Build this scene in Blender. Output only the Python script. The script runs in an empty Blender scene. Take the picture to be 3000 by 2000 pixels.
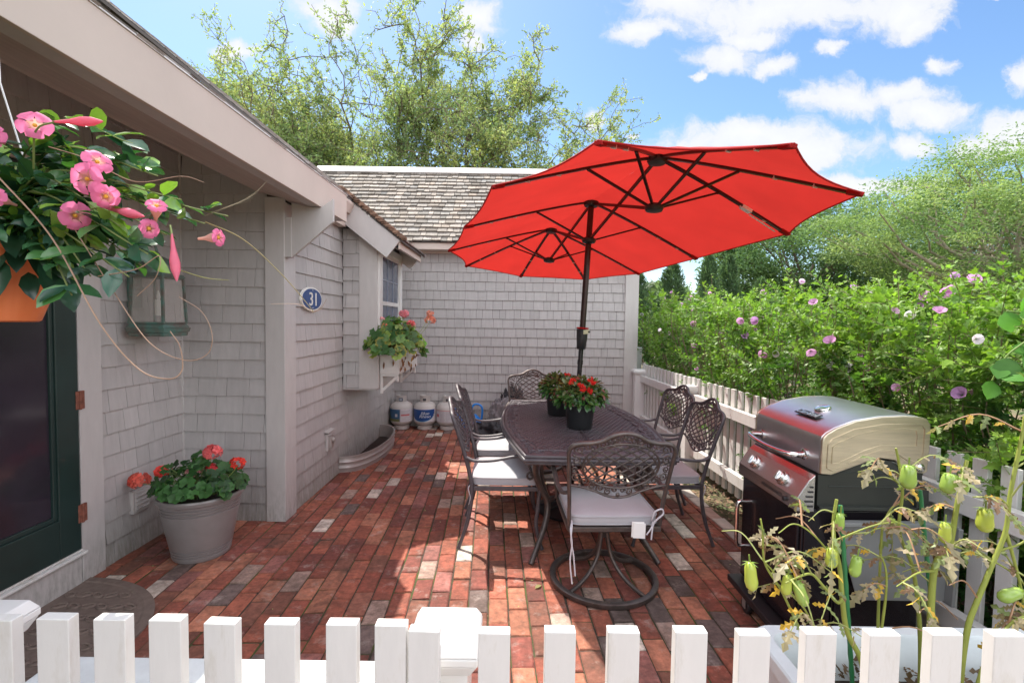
SUN_E=4.2; SKY_S=.15; EXPO=1.03
CLOUD_A=(3.0,3.05,3.15); CLOUD_B=(3.4,3.42,3.45); CLOUD_FILL=(11.5,11.4,11.7); SKY_SAT=1.15; SKY_V=.72
import bpy, math, random
import numpy as np
from mathutils import Vector, Matrix, noise as mnoise
random.seed(7); RNG = np.random.default_rng(7)
SC = bpy.context.scene; COL = SC.collection
R = math.radians; PI = math.pi
# ------------------------------------------------------------------ mesh builder
def arr(a): return np.asarray(a, dtype=np.float64)
def unit(v):
    v = arr(v); return v/(np.linalg.norm(v, axis=-1, keepdims=True)+1e-12)
class MB:
    def __init__(s): s.v=[]; s.f=[]; s.c=[]; s.n=0; s.m=[]
    def add(s, v, f, c=None, m=0):
        v=arr(v).reshape(-1,3)
        if isinstance(f, np.ndarray): fs=[f+s.n]
        else:
            by={}
            for q in f: by.setdefault(len(q),[]).append(q)
            fs=[np.array(a,dtype=np.int64)+s.n for a in by.values()]
        for a in fs: s.f.append(a); s.m.append(np.full(len(a), m, dtype=np.int32))
        s.v.append(v)
        if c is None: c=(1,1,1)
        c=arr(c)
        s.c.append(np.broadcast_to(c,(len(v),3)).copy() if c.ndim==1 else c)
        s.n+=len(v)
    def box(s,x0,x1,y0,y1,z0,z1,c=None,m=0):
        v=[(x,y,z) for z in (z0,z1) for y in (y0,y1) for x in (x0,x1)]
        s.add(v,[(0,2,3,1),(4,5,7,6),(0,1,5,4),(2,6,7,3),(0,4,6,2),(1,3,7,5)],c,m)
    def obox(s,o,A,B,C,c=None,m=0):
        o,A,B,C=map(arr,(o,A,B,C))
        v=[o+i*A+j*B+k*C for k in (0,1) for j in (0,1) for i in (0,1)]
        f=[(0,2,3,1),(4,5,7,6),(0,1,5,4),(2,6,7,3),(0,4,6,2),(1,3,7,5)]
        if np.dot(np.cross(A,B),C)<0: f=[q[::-1] for q in f]
        s.add(v,f,c,m)
    def bar(s,p,q,w,h,up=(0,0,1),c=None,m=0):
        p,q=arr(p),arr(q); d=unit(q-p); u=arr(up)
        if abs(np.dot(unit(u),d))>.99: u=arr((1,0,0))
        sd=unit(np.cross(d,u)); u=np.cross(sd,d)
        s.obox(p-sd*w/2-u*h/2, q-p, sd*w, u*h, c, m)
    def tube(s,pts,r,n=6,closed=False,c=None,m=0,cap=True,flat=1.0):
        P=arr(pts); k=len(P); r=np.broadcast_to(arr(r),(k,)) if np.ndim(r)<=1 else r
        T=np.zeros_like(P)
        if closed: T=np.roll(P,-1,0)-np.roll(P,1,0)
        else:
            T[1:-1]=P[2:]-P[:-2]; T[0]=P[1]-P[0]; T[-1]=P[-1]-P[-2]
        T=unit(T); up=arr((0,0,1)) if abs(T[0][2])<.9 else arr((1,0,0))
        a=unit(np.cross(T[0],up)); V=[]
        an=np.arange(n)*2*PI/n
        for i in range(k):
            a=a-T[i]*np.dot(a,T[i]); a=a/(np.linalg.norm(a)+1e-12); b=np.cross(T[i],a)
            V.append(P[i]+r[i]*(np.outer(np.cos(an),a)+flat*np.outer(np.sin(an),b)))
        V=np.concatenate(V); f=[]
        K=k if closed else k-1
        for i in range(K):
            j=(i+1)%k
            for t in range(n):
                u=(t+1)%n; f.append((i*n+t,i*n+u,j*n+u,j*n+t))
        F=[np.array(f)]
        s.add(V,F[0],c,m)
        if cap and not closed:
            b0=s.n-len(V)
            s.f.append(np.array([[b0+t for t in range(n)][::-1]])); s.m.append(np.full(1,m,np.int32))
            s.f.append(np.array([[b0+(k-1)*n+t for t in range(n)]])); s.m.append(np.full(1,m,np.int32))
    def lathe(s,prof,o=(0,0,0),n=24,c=None,m=0,M=None,caps=True,a0=0,a1=2*PI,sx=1,sy=1):
        full=abs(a1-a0-2*PI)<1e-6; na=n if full else n+1
        an=a0+(a1-a0)*np.arange(na)/n; V=[]
        for r_,z in prof: V.append(np.stack([r_*np.cos(an)*sx,r_*np.sin(an)*sy,np.full(na,z)],1))
        V=np.concatenate(V); f=[]
        for i in range(len(prof)-1):
            for t in range(n):
                u=(t+1)%na; f.append((i*na+t,i*na+u,(i+1)*na+u,(i+1)*na+t))
        if M is not None: V=V@arr(M).T
        V=V+arr(o); f4=np.array(f); s.add(V,f4,c,m)
        if caps and full:
            b0=s.n-len(V)
            if prof[0][0]>1e-4: s.f.append(np.array([[b0+t for t in range(n)][::-1]])); s.m.append(np.full(1,m,np.int32))
            if prof[-1][0]>1e-4: s.f.append(np.array([[b0+(len(prof)-1)*na+t for t in range(n)]])); s.m.append(np.full(1,m,np.int32))
    def prism(s,poly,o,A,B,N,t,c=None,m=0):
        o,A,B,N=map(arr,(o,A,B,N)); k=len(poly)
        b=[o+a*A+bb*B for a,bb in poly]; v=b+[p+N*t for p in b]
        f=[tuple(range(k)),tuple(range(2*k-1,k-1,-1))]+[(i+k,(i+1)%k+k,(i+1)%k,i) for i in range(k)]
        area=sum(poly[i][0]*poly[(i+1)%k][1]-poly[(i+1)%k][0]*poly[i][1] for i in range(k))
        if area*np.dot(np.cross(A,B),N)>0: f=[q[::-1] for q in f]
        s.add(v,f,c,m)
    def ball(s,o,r,n=10,c=None,m=0,sc=(1,1,1)):
        pr=[(math.sin(PI*i/(n//2+1))*1.0,-math.cos(PI*i/(n//2+1))) for i in range(n//2+2)]
        s.lathe([(max(a,1e-5)*r,b*r) for a,b in pr],o,n,c,m,M=np.diag(sc),caps=False)
    def leaves(s,P,D,N,L,tv,tf,C,m=0):
        """P,D,N (n,3); L (n,) ; template verts tv (k,3) along/side/normal; C (n,3) or (n,k,3)"""
        P,D,N=arr(P),unit(D),arr(N); S=unit(np.cross(N,D)); N=np.cross(D,S); tv=arr(tv); n=len(P); k=len(tv)
        L=np.broadcast_to(arr(L),(n,))
        V=P[:,None,:]+L[:,None,None]*(tv[None,:,0:1]*D[:,None,:]+tv[None,:,1:2]*S[:,None,:]+tv[None,:,2:3]*N[:,None,:])
        C=arr(C); C=np.repeat(C[:,None,:],k,1) if C.ndim==2 else C
        off=(np.arange(n)*k)[:,None,None]
        by={}
        for q in tf: by.setdefault(len(q),[]).append(q)
        for a in by.values():
            A=np.array(a)[None]+off+s.n; A=A.reshape(-1,A.shape[-1]); s.f.append(A); s.m.append(np.full(len(A),m,np.int32))
        s.v.append(V.reshape(-1,3)); s.c.append(C.reshape(-1,3)); s.n+=n*k
    def build(s,name,mat,parent=None,smooth=None,bevel=0,origin=None,subd=0):
        me=bpy.data.meshes.new(name); V=np.concatenate(s.v)
        off=arr((0,0,0))
        if parent is not None and parent.get('_w') is not None: off=arr(parent['_w'])
        elif origin is not None: off=arr(origin)
        V=V-off
        me.vertices.add(len(V)); me.vertices.foreach_set('co',V.astype(np.float32).ravel())
        lt=sum(a.size for a in s.f); npol=sum(len(a) for a in s.f)
        me.loops.add(lt); me.polygons.add(npol)
        me.loops.foreach_set('vertex_index',np.concatenate([a.ravel() for a in s.f]).astype(np.int32))
        tot=np.concatenate([np.full(len(a),a.shape[1]) for a in s.f]); st=np.concatenate([[0],np.cumsum(tot)[:-1]])
        me.polygons.foreach_set('loop_start',st.astype(np.int32)); me.polygons.foreach_set('loop_total',tot.astype(np.int32))
        me.polygons.foreach_set('material_index',np.concatenate(s.m).astype(np.int32))
        me.polygons.foreach_set('use_smooth',np.full(npol,smooth is not None,dtype=bool))
        C=np.concatenate(s.c); C=np.concatenate([C,np.ones((len(C),1))],1)
        ca=me.color_attributes.new('Col','FLOAT_COLOR','POINT'); ca.data.foreach_set('color',C.astype(np.float32).ravel())
        me.update(calc_edges=True); me.validate()
        if smooth is not None and smooth<179: me.set_sharp_from_angle(angle=R(smooth))
        for mm in (mat if isinstance(mat,(list,tuple)) else [mat]): me.materials.append(mm)
        o=bpy.data.objects.new(name,me); COL.objects.link(o)
        if parent is not None: o.parent=parent; o['_w']=tuple(off)
        elif origin is not None: o.location=origin; o['_w']=tuple(off)
        if bevel:
            b=o.modifiers.new('edge','BEVEL'); b.width=bevel; b.segments=2; b.limit_method='ANGLE'; b.angle_limit=R(40)
        if subd:
            b=o.modifiers.new('sub','SUBSURF'); b.levels=subd; b.render_levels=subd
        return o
def tag(o,label=None,cat=None,group=None,kind=None):
    if label: o['label']=label
    if cat: o['category']=cat
    if group: o['group']=group
    if kind: o['kind']=kind
    return o
def thing(name,loc,label,cat,group=None,rz=0):
    o=bpy.data.objects.new(name,None); COL.objects.link(o); o.location=loc; o.rotation_euler=(0,0,rz)
    o.empty_display_size=.1
    # parts are modelled in world space, unless the thing is turned (then local)
    o['_w']=tuple(loc) if rz==0 else (0.,0.,0.)
    return tag(o,label,cat,group)
def copy_tree(o,parent=None,loc=None,rz=None):
    c=o.copy(); COL.objects.link(c); c.parent=parent
    if loc is not None: c.location=loc
    if rz is not None: c.rotation_euler=(0,0,rz)
    for ch in list(o.children): copy_tree(ch,c)
    return c
# ------------------------------------------------------------------ materials
def nd(nt,t,**k):
    n=nt.nodes.new(t)
    for a,b in k.items():
        if a in n.inputs.keys(): n.inputs[a].default_value=b
        else: setattr(n,a,b)
    return n
def mat(name,col=(.5,.5,.5),rough=.6,metal=0,var=.12,scale=6,bump=0,bscale=60,attr=False,trans=0,coat=0,spec=.5,
        stretch=(1,1,1),dirt=None,dscale=3,dlo=.55,dhi=.75,tint=None,detail=6,low=None,sheen=0,grime=None):
    m=bpy.data.materials.new(name); m.use_nodes=True; nt=m.node_tree; L=nt.links
    b=nt.nodes['Principled BSDF']; out=nt.nodes['Material Output']
    b.inputs['Roughness'].default_value=rough; b.inputs['Metallic'].default_value=metal
    b.inputs['Specular IOR Level'].default_value=spec; b.inputs['Coat Weight'].default_value=coat; b.inputs['Sheen Weight'].default_value=sheen
    tc=nd(nt,'ShaderNodeTexCoord'); mp=nd(nt,'ShaderNodeMapping'); mp.inputs['Scale'].default_value=stretch
    L.new(tc.outputs['Object'],mp.inputs['Vector'])
    nz=nd(nt,'ShaderNodeTexNoise',Scale=scale,Detail=detail,Roughness=.6); L.new(mp.outputs[0],nz.inputs['Vector'])
    if attr:
        at=nd(nt,'ShaderNodeAttribute',attribute_name='Col'); base=at.outputs['Color']
    else:
        rgb=nd(nt,'ShaderNodeRGB'); rgb.outputs[0].default_value=(*col,1); base=rgb.outputs[0]
    mr=nd(nt,'ShaderNodeMapRange'); mr.inputs[1].default_value=.25; mr.inputs[2].default_value=.75; mr.inputs[3].default_value=1-var; mr.inputs[4].default_value=1+var
    L.new(nz.outputs['Fac'],mr.inputs[0])
    vm=nd(nt,'ShaderNodeVectorMath',operation='SCALE'); L.new(base,vm.inputs[0]); L.new(mr.outputs[0],vm.inputs['Scale']); cur=vm.outputs[0]
    if dirt is not None:
        dn=nd(nt,'ShaderNodeTexNoise',Scale=dscale,Detail=8,Roughness=.7); L.new(mp.outputs[0],dn.inputs['Vector'])
        dr=nd(nt,'ShaderNodeMapRange'); dr.inputs[1].default_value=dlo; dr.inputs[2].default_value=dhi; dr.inputs[4].default_value=.85
        L.new(dn.outputs['Fac'],dr.inputs[0]); fac=dr.outputs[0]
        if low is not None:   # grime that sits near the ground, a real splash stain
            sp=nd(nt,'ShaderNodeSeparateXYZ'); g2=nd(nt,'ShaderNodeNewGeometry'); L.new(g2.outputs['Position'],sp.inputs[0])
            hr=nd(nt,'ShaderNodeMapRange'); hr.inputs[1].default_value=low; hr.inputs[2].default_value=0.0; hr.inputs[3].default_value=0.; hr.inputs[4].default_value=1.
            L.new(sp.outputs['Z'],hr.inputs[0]); mu=nd(nt,'ShaderNodeMath',operation='MULTIPLY'); L.new(hr.outputs[0],mu.inputs[0]); L.new(fac,mu.inputs[1]); fac=mu.outputs[0]
        mx=nd(nt,'ShaderNodeMix',data_type='RGBA'); L.new(fac,mx.inputs[0]); L.new(cur,mx.inputs[6]); mx.inputs[7].default_value=(*dirt,1); cur=mx.outputs[2]
    if grime is not None:
        gn=nd(nt,'ShaderNodeTexNoise',Scale=5.5,Detail=12,Roughness=.78); g3=nd(nt,'ShaderNodeNewGeometry'); L.new(g3.outputs['Position'],gn.inputs['Vector'])
        gr_=nd(nt,'ShaderNodeMapRange'); gr_.inputs[1].default_value=.44; gr_.inputs[2].default_value=.70; gr_.inputs[4].default_value=.8; L.new(gn.outputs['Fac'],gr_.inputs[0])
        gx=nd(nt,'ShaderNodeMix',data_type='RGBA'); L.new(gr_.outputs[0],gx.inputs[0]); L.new(cur,gx.inputs[6]); gx.inputs[7].default_value=(*grime,1); cur=gx.outputs[2]
    L.new(cur,b.inputs['Base Color'])
    if bump:
        bn=nd(nt,'ShaderNodeTexNoise',Scale=bscale,Detail=4,Roughness=.6); L.new(mp.outputs[0],bn.inputs['Vector'])
        bp=nd(nt,'ShaderNodeBump',Strength=1.0,Distance=bump); L.new(bn.outputs['Fac'],bp.inputs['Height']); L.new(bp.outputs[0],b.inputs['Normal'])
    if trans:
        tr=nd(nt,'ShaderNodeBsdfTranslucent'); mx=nd(nt,'ShaderNodeMixShader'); mx.inputs[0].default_value=trans
        if tint is not None:
            tm=nd(nt,'ShaderNodeVectorMath',operation='MULTIPLY'); tm.inputs[1].default_value=tint; L.new(cur,tm.inputs[0]); L.new(tm.outputs[0],tr.inputs['Color'])
        else: L.new(cur,tr.inputs['Color'])
        L.new(b.outputs[0],mx.inputs[1]); L.new(tr.outputs[0],mx.inputs[2]); L.new(mx.outputs[0],out.inputs['Surface'])
    return m
M={}
M['wall']=mat('painted_shingle',attr=True,rough=.75,var=.09,scale=5,bump=.0012,bscale=30,stretch=(6,6,1),dirt=(.13,.12,.08),dscale=7,dlo=.22,dhi=.70,low=.40)
M['trim']=mat('painted_trim',(.49,.47,.455),rough=.65,var=.06,scale=5,bump=.0004,bscale=30,stretch=(4,4,1),dirt=(.13,.13,.10),dscale=12,dlo=.4,dhi=.8,low=.3)
M['fascia']=mat('fascia_paint',(.56,.48,.42),rough=.6,var=.05,scale=3,bump=.0005,bscale=25)
M['roughwood']=mat('rough_painted_wood',(.47,.41,.36),rough=.8,var=.15,scale=4,bump=.002,bscale=18,stretch=(8,1,8))
M['cedar']=mat('weathered_roof_shingle',attr=True,rough=.9,var=.3,scale=14,bump=.003,bscale=40,stretch=(6,1,1),dirt=(.08,.06,.04),dscale=10,dlo=.5,dhi=.8)
M['under']=mat('dark_sheathing',(.1,.09,.085),rough=.9)
M['white']=mat('white_paint',(.66,.655,.635),rough=.5,var=.05,scale=7,bump=.0003,bscale=40,stretch=(4,4,1),dirt=(.44,.41,.34),dscale=3.5,dlo=.54,dhi=.78)
M['vinyl']=mat('white_vinyl',(.70,.70,.69),rough=.35,var=.02)
M['green_door']=mat('dark_green_door_paint',(.016,.035,.032),rough=.35,var=.2,scale=5,coat=.15,dirt=(.07,.09,.09),dscale=60,dlo=.72,dhi=.8)
M['glass_dark']=mat('dark_screen_glass',(.030,.024,.034),rough=.12,var=.3,scale=3,spec=.6)
M['window_glass']=mat('window_glass',(.07,.095,.15),rough=.08,var=.15,scale=1.5,spec=.8)
M['brick']=mat('brick',attr=True,rough=.9,var=.42,scale=30,bump=.004,bscale=70,dirt=(.50,.43,.38),dscale=8,dlo=.555,dhi=.80,detail=12,grime=(.055,.035,.025))
M['joint']=mat('mossy_joint_sand',(.055,.042,.03),rough=1,var=.6,scale=60,dirt=(.06,.085,.018),dscale=3,dlo=.48,dhi=.6)
M['soil']=mat('dark_soil',(.035,.025,.02),rough=1,var=.6,scale=60,bump=.006,bscale=60)
M['chips']=mat('wood_chips',attr=True,rough=.95,var=.2)
M['ground']=mat('ground_soil',(.14,.10,.06),rough=1,var=.4,scale=3,bump=.01,bscale=20,dirt=(.06,.09,.03),dscale=1.2,dlo=.45,dhi=.6)
M['iron']=mat('cast_aluminium_bronze',(.105,.088,.082),rough=.38,metal=.45,var=.35,scale=18,bump=.0008,bscale=120,dirt=(.22,.15,.10),dscale=30,dlo=.55,dhi=.8,spec=.5)
M['iron_dark']=mat('cast_aluminium_plum',(.078,.070,.078),rough=.45,metal=.0,var=.3,scale=20,bump=.0008,bscale=90)
M['cushion']=mat('lavender_grey_cushion',(.41,.405,.43),rough=.9,var=.05,scale=6,bump=.0008,bscale=300,sheen=.2)
M['tie']=mat('cushion_tie',(.58,.56,.60),rough=.9,var=.05)
M['tagwhite']=mat('white_tag',(.85,.85,.84),rough=.7,var=.01)
M['red']=mat('red_canvas',(.41,.009,.010),rough=.85,var=.12,scale=3,bump=.002,bscale=7,trans=.34,tint=(1.3,3.4,2.4))
M['pole']=mat('dark_bronze_pole',(.045,.028,.024),rough=.3,metal=.5,var=.15,scale=8)
M['black']=mat('black_plastic',(.018,.018,.02),rough=.45,var=.2)
M['blackpaint']=mat('black_enamel',(.012,.010,.013),rough=.25,var=.2,scale=4,coat=.3)
M['potblack']=mat('black_nursery_pot',(.022,.024,.026),rough=.4,var=.15,scale=7,dirt=(.06,.06,.06),dscale=8,dlo=.6,dhi=.8)
M['steel']=mat('brushed_steel',(.56,.55,.54),rough=.27,metal=1,var=.08,scale=5,stretch=(1,1,18),bump=.0002,bscale=60)
M['lid']=mat('lid_steel',(.66,.66,.67),rough=.36,metal=1,var=.16,scale=3,bump=.0004,bscale=5)
M['lidside']=mat('lid_side_steel',(.62,.55,.42),rough=.34,metal=.9,var=.14,scale=5,stretch=(1,1,9),bump=.0006,bscale=14,dirt=(.4,.36,.28),dscale=7,dlo=.5,dhi=.8)
M['chrome']=mat('chrome',(.72,.71,.70),rough=.08,metal=1,var=.02)
M['greymetal']=mat('grey_shelf_metal',(.22,.23,.23),rough=.45,metal=.3,var=.1,scale=3)
M['terracotta']=mat('orange_plastic_pot',(.72,.20,.07),rough=.4,var=.05,scale=4,spec=.4,trans=.12)
M['stonepot']=mat('taupe_resin_pot',(.235,.215,.21),rough=.28,var=.08,scale=14,coat=.2,dirt=(.08,.06,.05),dscale=6,dlo=.68,dhi=.8)
M['leaf']=mat('leaf',attr=True,rough=.45,var=.15,scale=20,trans=.38,tint=(1.35,1.5,.7),spec=.4)
M['leafgloss']=mat('glossy_leaf',attr=True,rough=.24,var=.2,scale=25,trans=.18,tint=(1.4,1.7,.6),spec=.6)
M['farleaf']=mat('far_leaf',attr=True,rough=.6,var=.25,scale=1.2,trans=.4,tint=(1.3,1.3,.8),spec=.3)
M['petal']=mat('petal',attr=True,rough=.6,var=.08,scale=30,trans=.45,spec=.2)
M['muntin']=mat('grey_muntin',(.25,.28,.34),rough=.4,var=.03)
M['fire']=mat('firebox_metal',(.05,.055,.05),rough=.35,metal=.5,var=.2,scale=5)
M['stem']=mat('stem',attr=True,rough=.6,var=.15,scale=20)
M['bark']=mat('bark',(.16,.125,.095),rough=.95,var=.3,scale=6,bump=.02,bscale=8)
M['barkpale']=mat('grey_bark',(.30,.26,.20),rough=.95,var=.3,scale=6,bump=.02,bscale=8)
M['fruit']=mat('green_tomato',attr=True,rough=.22,var=.1,scale=14,spec=.5,coat=.2)
M['mat']=mat('rubber_mat',(.165,.125,.105),rough=.9,var=.2,scale=30,bump=.002,bscale=260)
M['verdigris']=mat('aged_copper',(.16,.14,.12),rough=.55,metal=.4,var=.3,scale=10,dirt=(.10,.26,.22),dscale=11,dlo=.42,dhi=.62)
M['lampglass']=mat('dusty_lantern_glass',(.26,.24,.22),rough=.2,var=.1,scale=6,spec=.6)
M['rust']=mat('rusty_hinge',(.20,.07,.045),rough=.8,var=.5,scale=40,bump=.001,bscale=90)
M['blue']=mat('navy_sign_blue',(.022,.07,.22),rough=.35,var=.05,scale=8)
M['ivory']=mat('ivory_lettering',(.80,.78,.72),rough=.5,var=.02)
M['galv']=mat('galvanised_steel',(.42,.38,.36),rough=.5,metal=.5,var=.12,scale=8,dirt=(.22,.11,.06),dscale=9,dlo=.62,dhi=.78)
M['tank']=mat('tank_paint',(.50,.475,.45),rough=.45,var=.05,scale=6,dirt=(.3,.25,.2),dscale=10,dlo=.65,dhi=.85)
M['attr']=mat('printed_label',attr=True,rough=.4,var=.05,scale=30)
M['bluecan']=mat('blue_plastic',(.015,.22,.68),rough=.35,var=.05)
M['tarp']=mat('black_fabric_cover',(.022,.022,.026),rough=.55,var=.3,scale=10)
M['tarpgrey']=mat('grey_fabric_cover',(.19,.18,.19),rough=.7,var=.15,scale=10)
M['tub']=mat('white_fibreglass',(.60,.66,.68),rough=.5,var=.08,scale=9,bump=.0015,bscale=30,dirt=(.42,.36,.30),dscale=5,dlo=.62,dhi=.85)
M['box']=mat('weathered_white_lid',(.62,.66,.67),rough=.6,var=.10,scale=16,bump=.002,bscale=40)
M['stake']=mat('green_plastic_stake',(.02,.16,.055),rough=.4,var=.1)
M['clear']=mat('clear_clip',(.7,.62,.6),rough=.3,var=.02)
M['paleconc']=mat('edging_paver',attr=True,rough=.95,var=.25,scale=15,bump=.004,bscale=30)
M['chimney']=mat('chimney_paint',(.5,.46,.43),rough=.8,var=.06)
# ------------------------------------------------------------------ common pieces
def spiral(cx,cy,r0,r1,a0,turns,n=12):
    out=[]
    for i in range(n+1):
        t=i/n; a=a0+turns*2*PI*t; r=r0+(r1-r0)*t; out.append((cx+r*math.cos(a),cy+r*math.sin(a)))
    return out
def bez(P,n=8):
    """Catmull-Rom through points"""
    P=[arr(p) for p in P]; P=[2*P[0]-P[1]]+P+[2*P[-1]-P[-2]]; o=[]
    for i in range(1,len(P)-2):
        for k in range(n):
            t=k/n; o.append(.5*((2*P[i])+(-P[i-1]+P[i+1])*t+(2*P[i-1]-5*P[i]+4*P[i+1]-P[i+2])*t*t+(-P[i-1]+3*P[i]-3*P[i+1]+P[i+2])*t**3))
    o.append(P[-2]); return np.array(o)
def text_mesh(s,size,extrude,font=None,shear=0,space=1,align='CENTER'):
    cu=bpy.data.curves.new('t','FONT'); cu.body=s; cu.size=size; cu.extrude=extrude; cu.shear=shear; cu.space_character=space
    cu.align_x=align; cu.align_y='CENTER'; cu.resolution_u=3
    o=bpy.data.objects.new('t',cu); COL.objects.link(o); dg=bpy.context.evaluated_depsgraph_get()
    me=bpy.data.meshes.new_from_object(o.evaluated_get(dg)); V=np.array([v.co[:] for v in me.vertices]); F=[tuple(p.vertices) for p in me.polygons]
    bpy.data.objects.remove(o); bpy.data.curves.remove(cu); bpy.data.meshes.remove(me)
    return V,F
def shingles(mb,O,U,V,N,L,H,e,wr=(.09,.17),proud=.0145,gap=.0026,col=(.4,.38,.375),cv=.03,rag=.002,top=None,lift=.002,gray=True):
    """overlapping shingles: wedge per shingle, courses run along U, butts face -V"""
    O,U,V,N=map(arr,(O,U,V,N)); rows=int(math.ceil(H/e-.05)); vs=[];fs=[];cs=[];k=0
    for i in range(rows):
        v0=i*e; x=-random.uniform(0,wr[1])
        while x<L-.004:
            w=random.uniform(*wr); a=max(x,0)+gap/2; b=min(x+w,L)-gap/2; x+=w
            if b-a<.012: continue
            v1=min(v0+e+.008,H)
            if top is not None:
                if v0>=top((a+b)/2): continue
            j=random.uniform(-rag,rag); p=proud*random.uniform(.85,1.15); tw=random.uniform(-.05,.05)*proud
            A=O+U*a; B=O+U*b
            q=[A+V*(v0+j)+N*(p+tw),B+V*(v0+j+random.uniform(-rag,rag)*.5)+N*(p-tw),B+V*v1+N*lift,A+V*v1+N*lift,A+V*(v0+j),B+V*(v0+j)]
            vs+=q; fs+=[(k,k+1,k+2,k+3),(k+4,k+5,k+1,k),(k+4,k,k+3),(k+1,k+5,k+2)]; k+=6
            s=1+random.gauss(0,cv); c=np.array(col)*s
            if not gray: c=c*(1+np.array([.03,0,-.03])*random.gauss(0,1))
            cs+=[c]*6
    mb.add(vs,fs,arr(cs))
# ================================================================== camera, light, sky
cam=bpy.data.cameras.new('camera'); co=bpy.data.objects.new('camera',cam); COL.objects.link(co); SC.camera=co
cam.sensor_width=36; cam.lens=16.8; cam.clip_start=.05; cam.clip_end=2000
pit=math.atan(60/1400)
co.matrix_world=Matrix.Translation((0,0,1.5))@Matrix.Rotation(PI/2-pit,4,'X')@Matrix.Rotation(R(.85),4,'Z')
Ls=Vector((-.32,.55,1.0)).normalized(); ELEV=math.asin(Ls.z); AZ=math.atan2(Ls.x,Ls.y)
sun=bpy.data.lights.new('sun','SUN'); sun.energy=SUN_E; sun.angle=R(.5); sun.color=(1,.94,.84)
so=bpy.data.objects.new('sun',sun); COL.objects.link(so); so.rotation_euler=Ls.to_track_quat('Z','Y').to_euler(); so.location=(-6,10,18)
w=bpy.data.worlds.new('World'); SC.world=w; w.use_nodes=True; nt=w.node_tree; LK=nt.links; bg=nt.nodes['Background']; bg.inputs[1].default_value=SKY_S
sky=nt.nodes.new('ShaderNodeTexSky'); sky.sky_type='NISHITA'; sky.sun_disc=False; sky.sun_elevation=ELEV; sky.sun_rotation=AZ
sky.air_density=1.0; sky.dust_density=.6; sky.ozone_density=1.6
tc=nt.nodes.new('ShaderNodeTexCoord'); sp=nt.nodes.new('ShaderNodeSeparateXYZ'); LK.new(tc.outputs['Generated'],sp.inputs[0])
def mth(op,a,b=None,c=None):
    n=nt.nodes.new('ShaderNodeMath'); n.operation=op
    for i,q in enumerate((a,b,c)):
        if q is None: continue
        if isinstance(q,(int,float)): n.inputs[i].default_value=q
        else: LK.new(q,n.inputs[i])
    return n.outputs[0]
yy=mth('MAXIMUM',sp.outputs['Y'],.02); uu=mth('DIVIDE',sp.outputs['X'],yy); vv=mth('DIVIDE',sp.outputs['Z'],yy)
cb=nt.nodes.new('ShaderNodeCombineXYZ'); LK.new(uu,cb.inputs[0]); LK.new(vv,cb.inputs[1])
wn=nt.nodes.new('ShaderNodeTexNoise'); wn.inputs['Scale'].default_value=6; wn.inputs['Detail'].default_value=8; wn.inputs['Roughness'].default_value=.62; LK.new(cb.outputs[0],wn.inputs['Vector'])
wv=nt.nodes.new('ShaderNodeVectorMath'); wv.operation='MULTIPLY_ADD'; wv.inputs[1].default_value=(.16,.11,0); wv.inputs[2].default_value=(-.08,-.055,0); LK.new(wn.outputs['Color'],wv.inputs[0])
wa=nt.nodes.new('ShaderNodeVectorMath'); LK.new(cb.outputs[0],wa.inputs[0]); LK.new(wv.outputs[0],wa.inputs[1])
CL=[(2250,50,360,75),(1860,105,95,38),(2610,70,110,75),(2640,115,60,40),(1960,30,110,50),(2090,185,115,42),(2240,205,80,26),(2150,130,110,30),
 (2440,300,150,48),(2600,300,110,38),(2690,350,110,40),(2200,425,300,55),(2330,455,160,60),(2630,430,70,36),(2700,222,38,24),(2965,240,55,40),
 (2970,390,170,65),(2860,430,100,40),(2540,535,230,28),(1728,365,40,30),(955,60,85,50),(1000,95,60,30),(1395,80,70,45),(1370,135,50,25),(2410,165,30,22),(830,8,60,14),
 (2870,12,60,14),(700,180,60,30),(1855,392,16,10),(2010,240,20,14)]
cur=None
for (cx,cy,rx,ry) in CL:
    s=nt.nodes.new('ShaderNodeVectorMath'); s.operation='MULTIPLY_ADD'; cu=(cx-1500)/1400; cv=(940+.015*(cx-1500)-cy)/1400
    s.inputs[1].default_value=(1400/rx,1400/ry,0); s.inputs[2].default_value=(-cu*1400/rx,-cv*1400/ry,0); LK.new(wa.outputs[0],s.inputs[0])
    ln=nt.nodes.new('ShaderNodeVectorMath'); ln.operation='LENGTH'; LK.new(s.outputs[0],ln.inputs[0])
    cur=ln.outputs['Value'] if cur is None else mth('SMOOTH_MIN',cur,ln.outputs['Value'],.25)
n2=nt.nodes.new('ShaderNodeTexNoise'); n2.inputs['Scale'].default_value=16; n2.inputs['Detail'].default_value=12; n2.inputs['Roughness'].default_value=.66; LK.new(wa.outputs[0],n2.inputs['Vector'])
den=mth('SUBTRACT',mth('MULTIPLY_ADD',n2.outputs['Fac'],1.9,.36),cur)   # >0 inside
mr=nt.nodes.new('ShaderNodeMapRange'); mr.interpolation_type='SMOOTHSTEP'; mr.inputs[1].default_value=-.05; mr.inputs[2].default_value=.75; LK.new(den,mr.inputs[0])
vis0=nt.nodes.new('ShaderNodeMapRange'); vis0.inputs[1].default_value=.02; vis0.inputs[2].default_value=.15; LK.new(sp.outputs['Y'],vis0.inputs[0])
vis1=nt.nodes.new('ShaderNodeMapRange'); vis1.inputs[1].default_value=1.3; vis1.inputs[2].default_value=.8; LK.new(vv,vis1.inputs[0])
vis2=nt.nodes.new('ShaderNodeMapRange'); vis2.inputs[1].default_value=1.9; vis2.inputs[2].default_value=1.3; LK.new(mth('ABSOLUTE',uu),vis2.inputs[0])
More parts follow.
